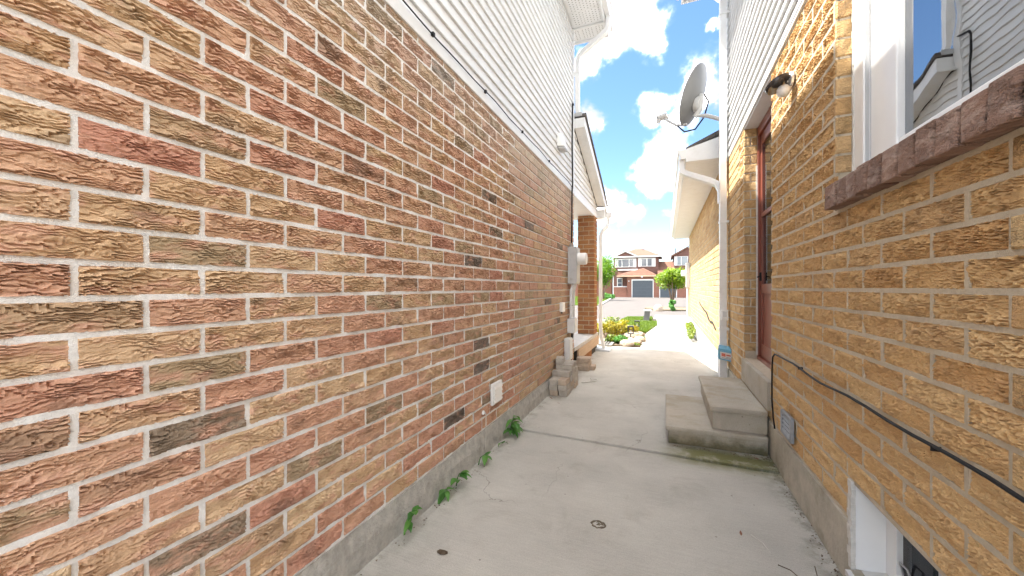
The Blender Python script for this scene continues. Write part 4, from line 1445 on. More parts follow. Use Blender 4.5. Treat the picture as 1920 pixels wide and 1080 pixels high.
# little white hood on the siding
hd = thing('siding_vent_hood', (XL, 4.85, 3.05), 'white hooded exhaust vent on the left siding near the house corner', 'vent')
mb = MB(); mb.poly([(XL, 4.72, 3.05), (XL, 4.92, 3.05), (XL, 4.92, 3.22), (XL, 4.72, 3.22), (XL + .10, 4.73, 3.04), (XL + .10, 4.91, 3.04), (XL + .06, 4.91, 3.20), (XL + .06, 4.73, 3.20)],
                  [(0, 3, 2, 1), (4, 5, 6, 7), (0, 1, 5, 4), (1, 2, 6, 5), (2, 3, 7, 6), (3, 0, 4, 7)])
mb.build('hood', M['meter_white'], hd, bevel=.006)
mb = MB(); mb.box((XL + .016, 4.735, 3.018), (XL + .098, 4.905, 3.036)); mb.build('flap', M['meter_grey'], hd)

# white square vent low on the left wall
lv = thing('dryer_vent', (XL, 2.8, .33), 'white plastic vent cover low on the mottled brick wall', 'vent')
mb = MB(); mb.box((XL + .010, 2.715, .330), (XL + .034, 2.90, .500)); f0 = mb.build('vent_frame', M['meter_white'], lv, bevel=.010)
for i in range(4):
    mb = MB(); z = .352 + i * .034
    mb.poly([(XL + .034, 2.735, z), (XL + .034, 2.88, z), (XL + .034, 2.88, z + .028), (XL + .034, 2.735, z + .028),
             (XL + .046, 2.735, z), (XL + .046, 2.88, z), (XL + .036, 2.88, z + .028), (XL + .036, 2.735, z + .028)],
            [(0, 3, 2, 1), (4, 5, 6, 7), (0, 1, 5, 4), (1, 2, 6, 5), (2, 3, 7, 6), (3, 0, 4, 7)])
    mb.build('louvre', M['meter_white'], lv)
pp = MB(); pp.tube([(XL + .012, 2.585, .315), (XL + .03, 2.588, .318), (XL + .036, 2.59, .30), (XL + .034, 2.585, .05)], .0035, 6)
pw = tag(pp.build('hanging_wire', M['caulk'], smooth_=True), 'thin pale wire hanging from a hole in the left brick wall', 'wire')
mb = MB(); mb.lathe([(.016, 0), (.018, .006), (.010, .014)], (XL + .010, 2.585, .318), 'x', 10); mb.build('grommet', M['meter_white'], pw)

# ---- right wall fittings
rv = thing('louvre_vent', (XR, 2.87, .29), 'small grey louvred vent low on the golden brick wall beside the steps', 'vent')
mb = MB()
mb.box((XR - .030, 2.76, .315), (XR - .010, 2.785, .462)); mb.box((XR - .030, 2.955, .315), (XR - .010, 2.98, .462))
mb.box((XR - .030, 2.785, .440), (XR - .010, 2.955, .462)); mb.box((XR - .030, 2.785, .315), (XR - .010, 2.955, .335))
mb.build('vent_frame', M['vent_grey'], rv, bevel=.003)
mb = MB(); mb.box((XR - .011, 2.786, .336), (XR - .0095, 2.954, .439)); mb.build('backing', M['dark'], rv)
for i in range(4):
    z = .340 + i * .026
    mb = MB(); mb.poly([(XR - .020, 2.787, z + .010), (XR - .020, 2.953, z + .010), (XR - .028, 2.953, z), (XR - .028, 2.787, z), (XR - .020, 2.787, z + .013), (XR - .020, 2.953, z + .013), (XR - .028, 2.953, z + .003), (XR - .028, 2.787, z + .003)],
                       [(0, 3, 2, 1), (4, 5, 6, 7), (0, 1, 5, 4), (1, 2, 6, 5), (2, 3, 7, 6), (3, 0, 4, 7)])
    mb.build('louvre', M['vent_grey'], rv)
cb = MB()
pts = [(XR - .020, 3.16, .27), (XR - .022, 3.185, .33), (XR - .024, 3.215, .45), (XR - .022, 3.225, .60), (XR - .022, 3.22, .70), (XR - .024, 3.195, .765), (XR - .024, 3.14, .793), (XR - .022, 3.05, .795)]
pts += [(XR - .022 + .002 * math.sin(i), 2.9 - i * .15, .797 + .006 * math.sin(i * 1.3) - .006 * math.sin(i * .5)) for i in range(26)]
cb.tube(pts, .0055, 8)
bc = tag(cb.build('black_cable', M['black'], smooth_=True), 'black cable clipped along the golden brick wall beside the steps', 'cable')
for yy_ in (2.62, 1.45, .5):
    mb = MB(); mb.box((XR - .0285, yy_ - .002, .789), (XR - .006, yy_ + .002, .803)); mb.build('clip', M['black'], bc)

# security lamp with dark panel
sl = thing('security_lamp', (XR, 2.83, 2.5), 'small wall lamp with a tilted dark round panel and white bulb beside the side door', 'wall lamp')
mb = MB(); mb.lathe([(.045, 0), (.045, -.012), (.030, -.022)], (XR - .010, *at_x(1489, 148, XR)[1:]), 'x', 18); mb.build('base_plate', M['chrome'], sl, auto=R(40))
mb = MB(); mb.tube([(XR - .028, *at_x(1489, 148, XR)[1:]), at_y(1480, 142, 2.80), at_y(1472, 152, 2.80)], [.030, .026, .018], 10); mb.build('arm', M['chrome'], sl, auto=R(50))
mb = MB(); mb.lathe([(.068, -.014), (.072, -.008), (.072, .010), (.066, .014)], (0, 0, 0), 'z', 24)
pn = mb.build('panel', M['solar'], sl, auto=R(40)); pn.location = at_y(1459, 158, 2.80)
pn.matrix_parent_inverse = Matrix.Translation(-Vector(sl.location)); pn.rotation_euler = (R(-12), R(-24), 0)
mb = MB(); mb.lathe([(.010, .035), (.025, .030), (.036, .012), (.036, -.008), (.026, -.026), (.010, -.033)], at_y(1469, 171, 2.80), 'z', 18); mb.build('bulb', M['lamp_white'], sl, smooth_=True)

# sensor box and blue newsprint box on the downspout
sbx = thing('sensor_box', (.64, 5.3, .84), 'small white sensor box strapped to the tall right downspout', 'utility box')
mb = MB(); mb.box((.625, 5.255, .86), (.70, 5.313, .985)); mb.build('cover', M['meter_white'], sbx, bevel=.008)
mb = MB(); mb.box((.642, 5.249, .90), (.685, 5.2555, .965)); mb.build('window', M['conduit'], sbx)
nb = thing('blue_box', (.66, 5.2, .4), 'small blue box with a printed white label tied to the tall right downspout', 'box')
mb = MB(); mb.poly([(.585, 5.16, .405), (.735, 5.16, .375), (.735, 5.30, .375), (.585, 5.30, .405), (.580, 5.15, .535), (.730, 5.15, .515), (.715, 5.30, .545), (.60, 5.30, .56)],
                   [(0, 3, 2, 1), (4, 5, 6, 7), (0, 1, 5, 4), (1, 2, 6, 5), (2, 3, 7, 6), (3, 0, 4, 7)])
mb.build('box', M['blue'], nb, bevel=.006)


def on_face(u, v, d=.002):   # point on the face that looks back along the walkway
    b_ = Vector((.585, 5.16, .405)).lerp(Vector((.735, 5.16, .375)), u)
    t_ = Vector((.580, 5.15, .535)).lerp(Vector((.730, 5.15, .515)), u)
    p_ = b_.lerp(t_, v)
    return (p_.x, p_.y - d, p_.z)


def face_patch(name, u0, u1, v0, v1, d, mat):
    mb = MB(); mb.poly([on_face(u0, v0, d), on_face(u1, v0, d), on_face(u1, v1, d), on_face(u0, v1, d)], [(0, 1, 2, 3)])
    return mb.build(name, mat, nb)


face_patch('label', .14, .93, .12, .72, .002, M['paper'])
face_patch('print', .22, .50, .34, .62, .004, M['red_print'])
face_patch('print', .55, .86, .44, .56, .004, M['red_print'])
face_patch('print', .55, .86, .28, .33, .004, M['grey_print'])
face_patch('print', .22, .86, .18, .23, .004, M['grey_print'])

# meter on the far end of the garage wall
gm = thing('electric_meter', (XR, 13.5, 1.3), 'grey electric meter box at the far end of the sunlit garage wall', 'electric meter')
mb = MB(); mb.box((.60, 13.3, 1.27), (XR - .012, 13.62, 2.05)); mb.build('meter_box', M['meter_grey'], gm, bevel=.008)
mb = MB(); mb.lathe([(.10, 0), (.10, -.03), (.09, -.035), (.09, -.13), (.06, -.14)], (.60, 13.46, 1.72), 'x', 20); mb.build('meter', M['meter_white'], gm, auto=R(40))
for k in range(2):
    mb = MB(); mb.tube([(.655, 13.38 + k * .13, 1.268), (.655, 13.38 + k * .13, .31)], .035, 10); mb.build('conduit', M['white_paint'] if k == 0 else M['meter_grey'], gm)
cb = MB(); cb.tube([(XR - .02, 6.6, .62), (XR - .022, 7.0, .70), (XR - .02, 7.5, .68), (XR - .022, 8.0, .80), (XR - .02, 9.0, .86), (XR - .022, 9.6, .93)], .011, 6)
tag(cb.build('slack_cable', M['black'], smooth_=True), 'slack dark cable on the sunlit garage wall', 'cable')

# satellite dish
dz = thing('satellite_dish', (.66, 5.52, 3.4), 'grey satellite dish on a pale arm at the corner of the right house', 'satellite dish')
DC = Vector((.345, 5.62, 3.80))
dn_ = Vector((-.85, .30, .36)).normalized()           # the way the bowl faces
dup_ = (Vector((0, 0, 1)) - dn_ * dn_.z).normalized()
dsd = dn_.cross(dup_).normalized()


def dpt(a, b, c): return DC + dsd * a + dup_ * b + dn_ * c


vs, fs = [], []
nr, na = 9, 36
for side in (0, 1):
    for i in range(nr + 1):
        t = i / nr
        for k in range(na):
            an = 2 * math.pi * k / na
            vs.append(tuple(dpt(.335 * t * math.cos(an), .385 * t * math.sin(an), .085 * t * t - .085 + (0 if side == 0 else .007))))
for side in (0, 1):
    o_ = side * (nr + 1) * na
    for i in range(nr):
        for k in range(na):
            a, b_ = o_ + i * na + k, o_ + i * na + (k + 1) % na
            fs.append((a, b_, b_ + na, a + na))
o1, o2 = nr * na, (2 * nr + 1) * na
for k in range(na):
    fs.append((o1 + k, o1 + (k + 1) % na, o2 + (k + 1) % na, o2 + k))
mb = MB(); mb.poly(vs, fs); mb.build('reflector', M['dish'], dz, auto=R(45))
mb = MB(); mb.tube([dpt(.0, -.36, -.05), dpt(0, -.39, .08), dpt(0, -.32, .30)], .017, 10); mb.build('feed_arm', M['dish_arm'], dz, auto=R(50))
lf = MB(); c_ = dpt(0, -.30, .335)
lf.tube([c_ + dn_ * .05 - dup_ * .03, c_ - dn_ * .02, c_ - dn_ * .07 + dup_ * .03], [.042, .042, .036], 14)
lf.tube([c_ + dn_ * .02 - dup_ * .09, c_ + dn_ * .01 + dup_ * .02], .03, 10)
lf.tube([c_ + dsd * .07 + dn_ * .03, c_ + dsd * .07 - dn_ * .07 + dup_ * .03], [.034, .028], 12)
lf.build('receiver', M['dish_arm'], dz, auto=R(50))
bk_ = MB(); bk_.tube([dpt(0, -.10, -.075), dpt(0, -.10, -.13)], .10, 16); bk_.tube([dpt(.0, .02, -.09), dpt(0, -.16, -.15), dpt(0, -.26, -.12)], .035, 10)
bk_.build('bracket', M['dish_arm'], dz, auto=R(40))
ms = MB(); ms.tube([dpt(0, -.12, -.12), dpt(0, -.24, -.15), (.50, 5.60, 3.50), (.66, 5.54, 3.40)], .026, 12); ms.build('mast', M['dish_arm'], dz, auto=R(50))
mp_ = MB(); mp_.box((.655, 5.49, 3.33), (.70, 5.56, 3.50)); mp_.build('mount_plate', M['metal'], dz)
cl = MB(); cl.tube([dpt(.05, .05, -.10), dpt(.12, -.02, -.17), dpt(.10, -.22, -.20), dpt(.04, -.40, -.17), dpt(0, -.46, -.06), dpt(0, -.40, .06)], .010, 8); cl.build('coax_cable', M['black'], dz, smooth_=True)

# ================================================================== pavers stacked against the left wall
PV = (.098, .198, .062)
pv_mesh = {}


def paver(x, y, z, rot, mat, label):
    key = (mat, random.randrange(3))
    if key not in pv_mesh:
        mb = MB(); mb.box((-PV[0] / 2, -PV[1] / 2, 0), (PV[0] / 2, PV[1] / 2, PV[2]))
        o = mb.build('paver', M[mat], None, bevel=.005)
        pv_mesh[key] = o.data
    else:
        o = link('paver', pv_mesh[key])
    o.location = (x, y, z)
    o.rotation_euler = (0, 0, rot + random.uniform(-.04, .04))
    return tag(o, label, 'paver', 'pavers stacked against the left wall')


lay_names = ['bottom', 'second', 'third', 'fourth', 'fifth', 'top']
rp = random.Random(5)
for L_ in range(3):
    for r_, yy_ in enumerate((4.36, 4.57, 4.78)):
        for c_i, xx in enumerate((-1.192, -1.090)):
            if L_ == 2 and r_ == 0 and False: continue
            paver(xx + rp.uniform(-.008, .008), yy_ + rp.uniform(-.012, .012), .013 + L_ * .0635, 0, 'paver2' if (L_ + r_ + c_i) % 3 == 0 else 'paver',
                  'grey paver, %s layer of the large stack, %s row, %s' % (lay_names[L_], ['front', 'middle', 'back'][r_], ['against the wall', 'on the walkway side'][c_i]))
for L_ in (3, 4):
    for r_, yy_ in enumerate((4.46, 4.57, 4.68, 4.79)):
        if L_ == 4 and r_ == 0: continue
        paver(-1.145 + rp.uniform(-.012, .012), yy_, .013 + L_ * .0635, R(90), 'paver', 'grey paver laid crosswise, %s layer of the large stack, %s' % (lay_names[L_], ['frontmost', 'second from front', 'third from front', 'rearmost'][r_]))
paver(-1.21, 4.63, .013 + 5 * .0635, R(12), 'paver', 'single grey paver lying on top of the large stack')
for L_ in range(3):
    for r_, yy_ in enumerate((5.80, 5.91)):
        paver(-1.155 + rp.uniform(-.01, .01), yy_, .006 + L_ * .0635, R(90), 'paver2', 'tan paver, %s layer of the small stack by the porch, %s' % (['bottom', 'middle', 'top'][L_], ['front', 'back'][r_]))
pv_extra = paver(-1.05, 5.93, .006, R(5), 'paver2', 'loose tan paver standing beside the small stack by the porch')
wl_ = MB(); wl_.tube([(-1.02, 4.98, .018), (-.95, 5.02, .02), (-.86, 5.12, .018), (-.85, 5.22, .018), (-.92, 5.2, .02), (-.93, 5.12, .05)], .005, 6)
tag(wl_.build('wire_offcut', M['caulk'], smooth_=True), 'bent pale wire offcut on the walkway by the pavers', 'wire')

# ================================================================== weeds in the left joint
def leaf(mb, base, dirv, ln, w, droop, rnd):
    d = Vector(dirv).normalized()
    side = d.cross(Vector((0, 0, 1)))
    if side.length < 1e-3: side = Vector((1, 0, 0))
    side.normalize()
    pts = []
    for t, ww in ((0, .05), (.25, .8), (.5, 1.0), (.78, .6), (1.0, 0.02)):
        c = Vector(base) + d * ln * t + Vector((0, 0, -droop * t * t * ln))
        pts.append((c - side * w * ww / 2 + Vector((0, 0, .12 * w * ww)), c, c + side * w * ww / 2 + Vector((0, 0, .12 * w * ww))))
    v = [p for tr in pts for p in tr]
    f = []
    for i in range(4):
        a = 3 * i
        f += [(a, a + 1, a + 4, a + 3), (a + 1, a + 2, a + 5, a + 4)]
    mb.poly(v, f, rnd)


def weed(x, y, h, n, seed, label, wide=1.0):
    rg = random.Random(seed)
    e = thing('weed', (x, y, 0.0), label, 'weed', 'weeds along the left wall')
    st = MB()
    tops = []
    for k in range(max(1, n // 4)):
        tip = Vector((x + rg.uniform(.01, .06), y + rg.uniform(-.07, .07), h * rg.uniform(.6, 1)))
        st.tube([(x, y, -.02), (x + .01, y + (tip.y - y) * .4, tip.z * .6), tip], [.004, .003, .002], 5)
        tops.append(tip)
    st.build('stem', M['leaf_weed'], e, attr=True)
    for k in range(n):
        t = tops[k % len(tops)]
        b_ = Vector((x, y, 0)).lerp(t, rg.uniform(.35, 1.0))
        an = rg.uniform(-1.9, 1.9)
        mb = MB()
        leaf(mb, b_, (math.cos(an) * .9 + .1, math.sin(an), rg.uniform(-.05, .7)), rg.uniform(.06, .12) * wide, rg.uniform(.028, .05) * wide, rg.uniform(.2, .7), rg.random())
        mb.build('leaf', M['leaf_weed'], e, attr=True)


weed(XL + .05, 3.02, .16, 18, 1, 'largest bushy green weed at the wall foot by the concrete joint', 1.15)
weed(XL + .05, 2.42, .13, 4, 2, 'tall broad-leaved weed below the hanging pale wire', 1.0)
weed(XL + .05, 2.76, .05, 3, 6, 'tiny seedling between the two larger weeds at the wall foot', .55)
weed(XL + .05, 2.12, .11, 6, 3, 'leafy weed with three broad leaves, next nearer along the wall', 1.0)
weed(XL + .05, 2.02, .08, 4, 4, 'low pair of heart-shaped weed leaves beside the leafy weed', .95)
weed(XL + .05, 1.60, .13, 7, 5, 'nearest upright weed at the foot of the left wall', .9)

# ================================================================== litter and marks on the walkway
def ring_mark(x, y, r, label, seed):
    rg = random.Random(seed)
    mb = MB()
    pts = [(x + r * math.cos(a) * (1 + .12 * rg.uniform(-1, 1)), y + r * .8 * math.sin(a) * (1 + .2 * rg.uniform(-1, 1)), .0015) for a in np.linspace(-2.6, 3.3, 20)]
    mb.tube(pts, [.002 + .004 * rg.random() for _ in pts], 6)
    for q in range(9):
        a, rr_ = rg.uniform(0, 6.3), r * rg.uniform(0, .8)
        cx_, cy_ = x + rr_ * math.cos(a), y + rr_ * .8 * math.sin(a)
        mb.tube([(cx_ - .008, cy_, .001), (cx_, cy_ + rg.uniform(-.006, .006), .003), (cx_ + .008, cy_ + rg.uniform(-.006, .006), .001)], .0022, 5)
    tag(mb.build('root_ring', M['ground'], smooth_=True), label, 'debris')


ring_mark(-.329, 2.05, .035, 'dark curled root ring stuck on the near walkway slab', 3)
mb = MB(); mb.poly([(-.978 + .03 * math.cos(a), 1.56 + .018 * math.sin(a), .001 + (.004 if i % 2 else .002)) for i, a in enumerate(np.linspace(0, 2 * math.pi, 9)[:-1])] + [(-.978, 1.56, .008)],
                   [(i, (i + 1) % 8, 8) for i in range(8)])
tag(mb.build('dirt_clump', M['soil']), 'small dark dirt clump on the nearest left part of the walkway', 'debris')
rgd = random.Random(9)
deb = MB()
for k in range(420):
    if k < 240:
        x, y = XR - .012 - abs(rgd.gauss(0, .035)), rgd.uniform(1.0, 3.3)
    elif k < 330:
        x, y = rgd.uniform(.02, .70), 3.29 - abs(rgd.gauss(0, .03))
    else:
        x, y = XL + .05 + abs(rgd.gauss(0, .03)), rgd.uniform(1.0, 4.2)
    zb = .001 if y < 3.05 else .012
    s_ = rgd.uniform(.002, .007)
    a = rgd.uniform(0, 6.3)
    deb.poly([(x + s_ * math.cos(a), y + s_ * math.sin(a), zb + .0012), (x + s_ * math.cos(a + 2.1), y + s_ * math.sin(a + 2.1), zb + .001), (x + s_ * math.cos(a + 4.2), y + s_ * math.sin(a + 4.2), zb + s_ * .8), (x, y, zb)],
             [(0, 1, 2), (0, 1, 3), (1, 2, 3), (0, 2, 3)])
tag(deb.build('grit', M['soil']), 'dark grit and crumbs swept along the edges of the walkway', 'debris', kind='stuff')
dl = [(-.02 + .62, 3.245, 'dead red leaf by the foot of the lowest step'), (-1.16, 4.12, 'dead brown leaf in front of the large paver stack'), (-1.05, 4.0, 'curled brown leaf scrap on the walkway near the pavers'), (.35, 2.2, 'small dark leaf scrap on the near walkway slab')]
for i, (x, y, lab) in enumerate(dl):
    mb = MB(); leaf(mb, (x, y, .016), (rgd.uniform(-1, 1), rgd.uniform(-1, 1), .1), .05 if i < 2 else .03, .03 if i < 2 else .012, -.1, .5)
    o = mb.build('dead_leaf', M['dead_leaf']); tag(o, lab, 'leaf')
for i, (a, b_, lab) in enumerate([((.40, 2.25), (.46, 2.12), 'short pale twig lying on the near right of the walkway'), ((.56, 1.86), (.62, 2.1), 'thin dry grass stalk near the right wall foot'), ((.47, 2.05), (.53, 2.0), 'short dark twig near the right wall foot')]):
    mb = MB(); mb.tube([(*a, .004), ((a[0] + b_[0]) / 2 + .01, (a[1] + b_[1]) / 2, .008), (*b_, .004)], .0018, 5)
    tag(mb.build('twig', M['caulk'] if i == 0 else M['soil']), lab, 'twig')

# ================================================================== front garden
def foliage(name, mat, parent, center, radii, n, size, seed, flat=.0, shell=.35, clumps=10):
    rg = np.random.default_rng(seed)
    cen = rg.normal(0, 1, (clumps, 3)); cen /= np.linalg.norm(cen, axis=1)[:, None]; cen *= rg.uniform(.35, .8, clumps)[:, None]
    rad = rg.uniform(.28, .5, clumps)
    k = rg.integers(0, clumps, n)
    d = rg.normal(0, 1, (n, 3)); d /= np.linalg.norm(d, axis=1)[:, None]
    p = cen[k] + d * (rad[k] * (shell + (1 - shell) * rg.random(n)) ** .6)[:, None]
    p = p * np.array(radii) + np.array(center)
    nrm = d + rg.normal(0, .55, (n, 3)) + np.array([0, 0, .35])
    nrm /= np.linalg.norm(nrm, axis=1)[:, None]
    t = np.cross(nrm, rg.normal(0, 1, (n, 3))); t /= np.linalg.norm(t, axis=1)[:, None]
    b_ = np.cross(nrm, t)
    s_ = (size * rg.uniform(.6, 1.3, n))[:, None]
    q = np.stack([p - t * s_ * .5, p + b_ * s_ * .32, p + t * s_ * .5, p - b_ * s_ * .32], 1).reshape(-1, 3)
    me = bpy.data.meshes.new(name)
    me.from_pydata(q.tolist(), [], [(4 * i, 4 * i + 1, 4 * i + 2, 4 * i + 3) for i in range(n)])
    me.materials.append(mat)
    val = np.clip(rg.normal(.5, .25, n) + .25 * (rg.random(clumps)[k] - .5), 0, 1)
    a = me.attributes.new('rnd', 'FLOAT', 'FACE'); a.data.foreach_set('value', val)
    return link(name, me, parent)


def shrub(px, py, r, h, mat, seed, label, n=700, size=.06):
    c = at_z(px, py)
    e = thing('garden_shrub', (c.x, c.y, 0), label, 'shrub', 'shrubs in the front garden bed')
    st = MB()
    rg = random.Random(seed)
    for k in range(5):
        st.tube([(c.x, c.y, 0), (c.x + rg.uniform(-r, r) * .6, c.y + rg.uniform(-r, r) * .6, h * .8)], [.008, .004], 5)
    st.build('stem', M['bark'], e)
    foliage('foliage', M[mat], e, (c.x, c.y, h * .55), (r, r, h * .52), n, size, seed)


shrub(1137, 634, .34, .42, 'leaf_yellow', 1, 'golden shrub nearest the porch downspout in the garden bed', 900)
shrub(1154, 634, .34, .40, 'leaf_yellow', 2, 'golden shrub second from the porch downspout', 900)
shrub(1170, 630, .32, .38, 'leaf_yellow', 3, 'golden shrub beside the front black lantern', 800)
shrub(1150, 625, .42, .45, 'leaf_shrub', 4, 'yellow-green shrub at the back of the garden bed', 900)
shrub(1150, 643, .22, .22, 'leaf_shrub', 5, 'low green shrub at the near left of the garden bed', 700)
shrub(1165, 646, .22, .18, 'leaf_weed', 6, 'low dark green plant at the near edge of the garden bed', 700)
shrub(1192, 648, .18, .08, 'leaf_shrub', 7, 'low creeping plant between the pale rocks', 400, .04)
shrub(1203, 638, .13, .10, 'leaf_weed', 8, 'thin green edging plant beside the walkway', 400, .04)
c = at_z(1291, 638)
e = thing('wall_shrub', (.60, 10.6, 0), 'narrow green shrub at the foot of the sunlit garage wall', 'shrub')
st = MB(); st.tube([(.64, 10.6, 0), (.62, 10.8, .3)], [.01, .004], 5); st.build('stem', M['bark'], e)
foliage('foliage', M['leaf_shrub'], e, (.60, 11.0, .17), (.13, 1.5, .20), 1500, .06, 21)

rgr = random.Random(4)
rocks = [(1184, 634, .20, 'pale rock behind the front lantern'), (1196, 631, .17, 'pale rock at the right of the garden bed'), (1199, 640, .14, 'small pale rock by the walkway edge'),
         (1184, 644, .15, 'pale rock at the foot of the front lantern'), (1175, 649, .16, 'flat pale rock at the near edge of the bed'), (1193, 646, .12, 'round pale rock near the bed corner')]
for i, (px, py, r, lab) in enumerate(rocks):
    c = at_z(px, py)
    bm = bmesh.new(); bmesh.ops.create_icosphere(bm, subdivisions=2, radius=r)
    for v in bm.verts:
        v.co.x *= 1 + rgr.uniform(-.12, .12); v.co.y *= 1 + rgr.uniform(-.12, .12); v.co.z *= .55 + rgr.uniform(-.06, .06)
    me = bpy.data.meshes.new('garden_rock'); bm.to_mesh(me); bm.free(); me.materials.append(M['rock'])
    o = link('garden_rock', me); o.location = (c.x, c.y, .05)
    tag(o, lab, 'rock', 'rocks in the front garden bed')


def lantern(px, py_base, py_top, label):
    b_ = at_z(px, py_base)
    h = (at_y(px, py_top, b_.y)).z
    e = thing('garden_lantern', (b_.x, b_.y, 0), label, 'lantern', 'black garden lanterns')
    w = .055
    mb = MB(); mb.tube([(b_.x, b_.y, 0), (b_.x, b_.y, h * .52)], .012, 8); mb.build('stake', M['lantern'], e)
    z0_, z1_ = h * .52, h
    mb = MB()
    for (sx, sy) in ((-1, -1), (1, -1), (1, 1), (-1, 1)):
        mb.box((b_.x + sx * w - .008, b_.y + sy * w - .008, z0_ + .016), (b_.x + sx * w + .008, b_.y + sy * w + .008, z1_ - .03))
    mb.build('frame', M['lantern'], e)
    mb = MB(); mb.box((b_.x - w - .012, b_.y - w - .012, z0_), (b_.x + w + .012, b_.y + w + .012, z0_ + .0155)); mb.build('base', M['lantern'], e)
    mb = MB(); mb.box((b_.x - w - .014, b_.y - w - .014, z1_ - .0295), (b_.x + w + .014, b_.y + w + .014, z1_)); mb.build('cap', M['lantern'], e)
    mb = MB(); mb.tube([(b_.x, b_.y, z0_ + .016), (b_.x, b_.y, z0_ + .08)], .015, 8); mb.build('candle', M['paper'], e)


lantern(1182.5, 642, 611, 'nearer black garden lantern on a stake among the rocks')
lantern(1194.5, 624, 601, 'farther black garden lantern on a stake at the lawn edge')
# plank steps beside the porch
for i, (px, py) in enumerate(((1131, 645), (1136, 645.5), (1141, 646), (1146, 646.5))):
    c = at_z(px, py)
    mb = MB(); mb.box((c.x - .055, c.y - .35, .006), (c.x + .055, c.y + .25, .05))
    o = mb.build('edging_paver', M['concrete_far'], bevel=.006)
    tag(o, 'pale edging paver beside the garden bed, %s from the porch' % ['first', 'second', 'third', 'fourth'][i], 'paver', 'edging pavers by the porch')

# utility cabinet
pc = thing('utility_cabinet', (at_z(1212, 601).x, 15.6, 0), 'leaning grey utility cabinet on the small grass verge', 'utility cabinet')
x0, x1 = at_z(1206, 601).x, at_z(1217, 601).x
mb = MB(); mb.poly([(x0, 15.5, 0), (x1, 15.5, 0), (x1, 15.75, 0), (x0, 15.75, 0), (x0 + .05, 15.5, .36), (x1 + .05, 15.5, .36), (x1 + .05, 15.75, .36), (x0 + .05, 15.75, .36)],
                   [(0, 3, 2, 1), (4, 5, 6, 7), (0, 1, 5, 4), (1, 2, 6, 5), (2, 3, 7, 6), (3, 0, 4, 7)]); mb.build('body', M['pedestal'], pc, bevel=.008)
mb = MB(); mb.box((x0 + .03, 15.47, .3605), (x1 + .08, 15.78, .41)); mb.build('lid', M['meter_grey'], pc, bevel=.012)

# ================================================================== trees
def tree(px, base_y, crown_px, seed, mat, label, trunk_r, forks, n, size):
    b_ = at_z(px, base_y)
    Y = b_.y
    cxp, cyp, rw, rh = crown_px
    c = at_y(cxp, cyp, Y)
    sc_ = Y / F_PX / .93
    rx, rz_ = rw * sc_, rh * sc_
    e = thing('street_tree', (b_.x, b_.y, 0), label, 'tree')
    rg = random.Random(seed)
    mb = MB()
    for k in range(forks):
        a = 2 * math.pi * k / forks + rg.uniform(-.4, .4)
        fx_, fy_ = math.cos(a), math.sin(a)
        mb.tube([(b_.x + fx_ * .02, b_.y + fy_ * .02, -.05), (b_.x + fx_ * trunk_r * .7, b_.y + fy_ * trunk_r * .7, (c.z - rz_) * .5),
                 (b_.x + fx_ * rx * .22, b_.y + fy_ * rx * .22, c.z - rz_ * .75), (c.x + fx_ * rx * .55, c.y + fy_ * rx * .55, c.z + rg.uniform(-.1, .3) * rz_)],
                [trunk_r * .75, trunk_r * .5, trunk_r * .38, trunk_r * .15], 8)
        for q in range(2):
            a2 = a + rg.uniform(-.9, .9)
            mb.tube([(b_.x + fx_ * rx * .25, b_.y + fy_ * rx * .25, c.z - rz_ * .7), (c.x + math.cos(a2) * rx * .7, c.y + math.sin(a2) * rx * .7, c.z + rg.uniform(-.4, .5) * rz_)],
                    [trunk_r * .25, trunk_r * .08], 6)
    mb.build('trunk', M['bark'], e, smooth_=True)
    foliage('crown', M[mat], e, (c.x, c.y, c.z), (rx * .92, rx * .92, rz_ * .92), n, size, seed, clumps=34, shell=.2)


tree(1260, 577, (1259, 521, 29, 24), 11, 'leaf_tree', 'small round bright green tree on an earth island right of the street', .09, 5, 5200, .13)
tree(1131, 563, (1128, 505, 31, 32), 12, 'leaf_tree2', 'rounded bright green tree on the far lawn left of the grey garage', .11, 4, 5200, .17)
# ivy at the foot of the right tree
b_ = at_z(1262, 583)
e = thing('small_bush', (b_.x, b_.y, 0), 'small dark green bush at the foot of the right tree', 'shrub')
st = MB(); st.tube([(b_.x, b_.y, 0), (b_.x + .05, b_.y, .4)], [.02, .01], 5); st.build('stem', M['bark'], e)
foliage('foliage', M['leaf_weed'], e, (b_.x, b_.y, .33), (.24, .24, .34), 700, .11, 31)
b_ = at_z(1234, 583)
bm = bmesh.new(); bmesh.ops.create_icosphere(bm, subdivisions=2, radius=.3)
for v in bm.verts:
    v.co.x *= .8 + rgr.uniform(-.1, .1); v.co.z *= 1.1 + rgr.uniform(-.1, .1)
me = bpy.data.meshes.new('island_rock'); bm.to_mesh(me); bm.free(); me.materials.append(M['rock'])
o = link('island_rock', me); o.location = (b_.x, b_.y, .05); tag(o, 'pale boulder at the left edge of the tree island', 'rock')

# ================================================================== houses across the street
YF, YG, YB = 56.0, 54.5, 62.0


def q3(px, py, Y):
    p = at_y(px, py, Y)
    return p.x, p.z


def fbox(mb, px0, py0, px1, py1, Ya, Yb):
    """box whose front face covers a pixel rectangle at depth Ya"""
    x0, z1 = q3(px0, py0, Ya); x1, z0 = q3(px1, py1, Ya)
    return mb.box((x0, Ya, max(z0, -.05)), (x1, Yb, z1))


def c3(u, v):   # crop pixel of the enlarged view to picture pixel
    return 1140 + u / 9.0, 450 + v / 9.0


def cbox(mb, u0, v0, u1, v1, Ya, Yb):
    a = c3(u0, v0); b = c3(u1, v1)
    return fbox(mb, a[0], a[1], b[0], b[1], Ya, Yb)


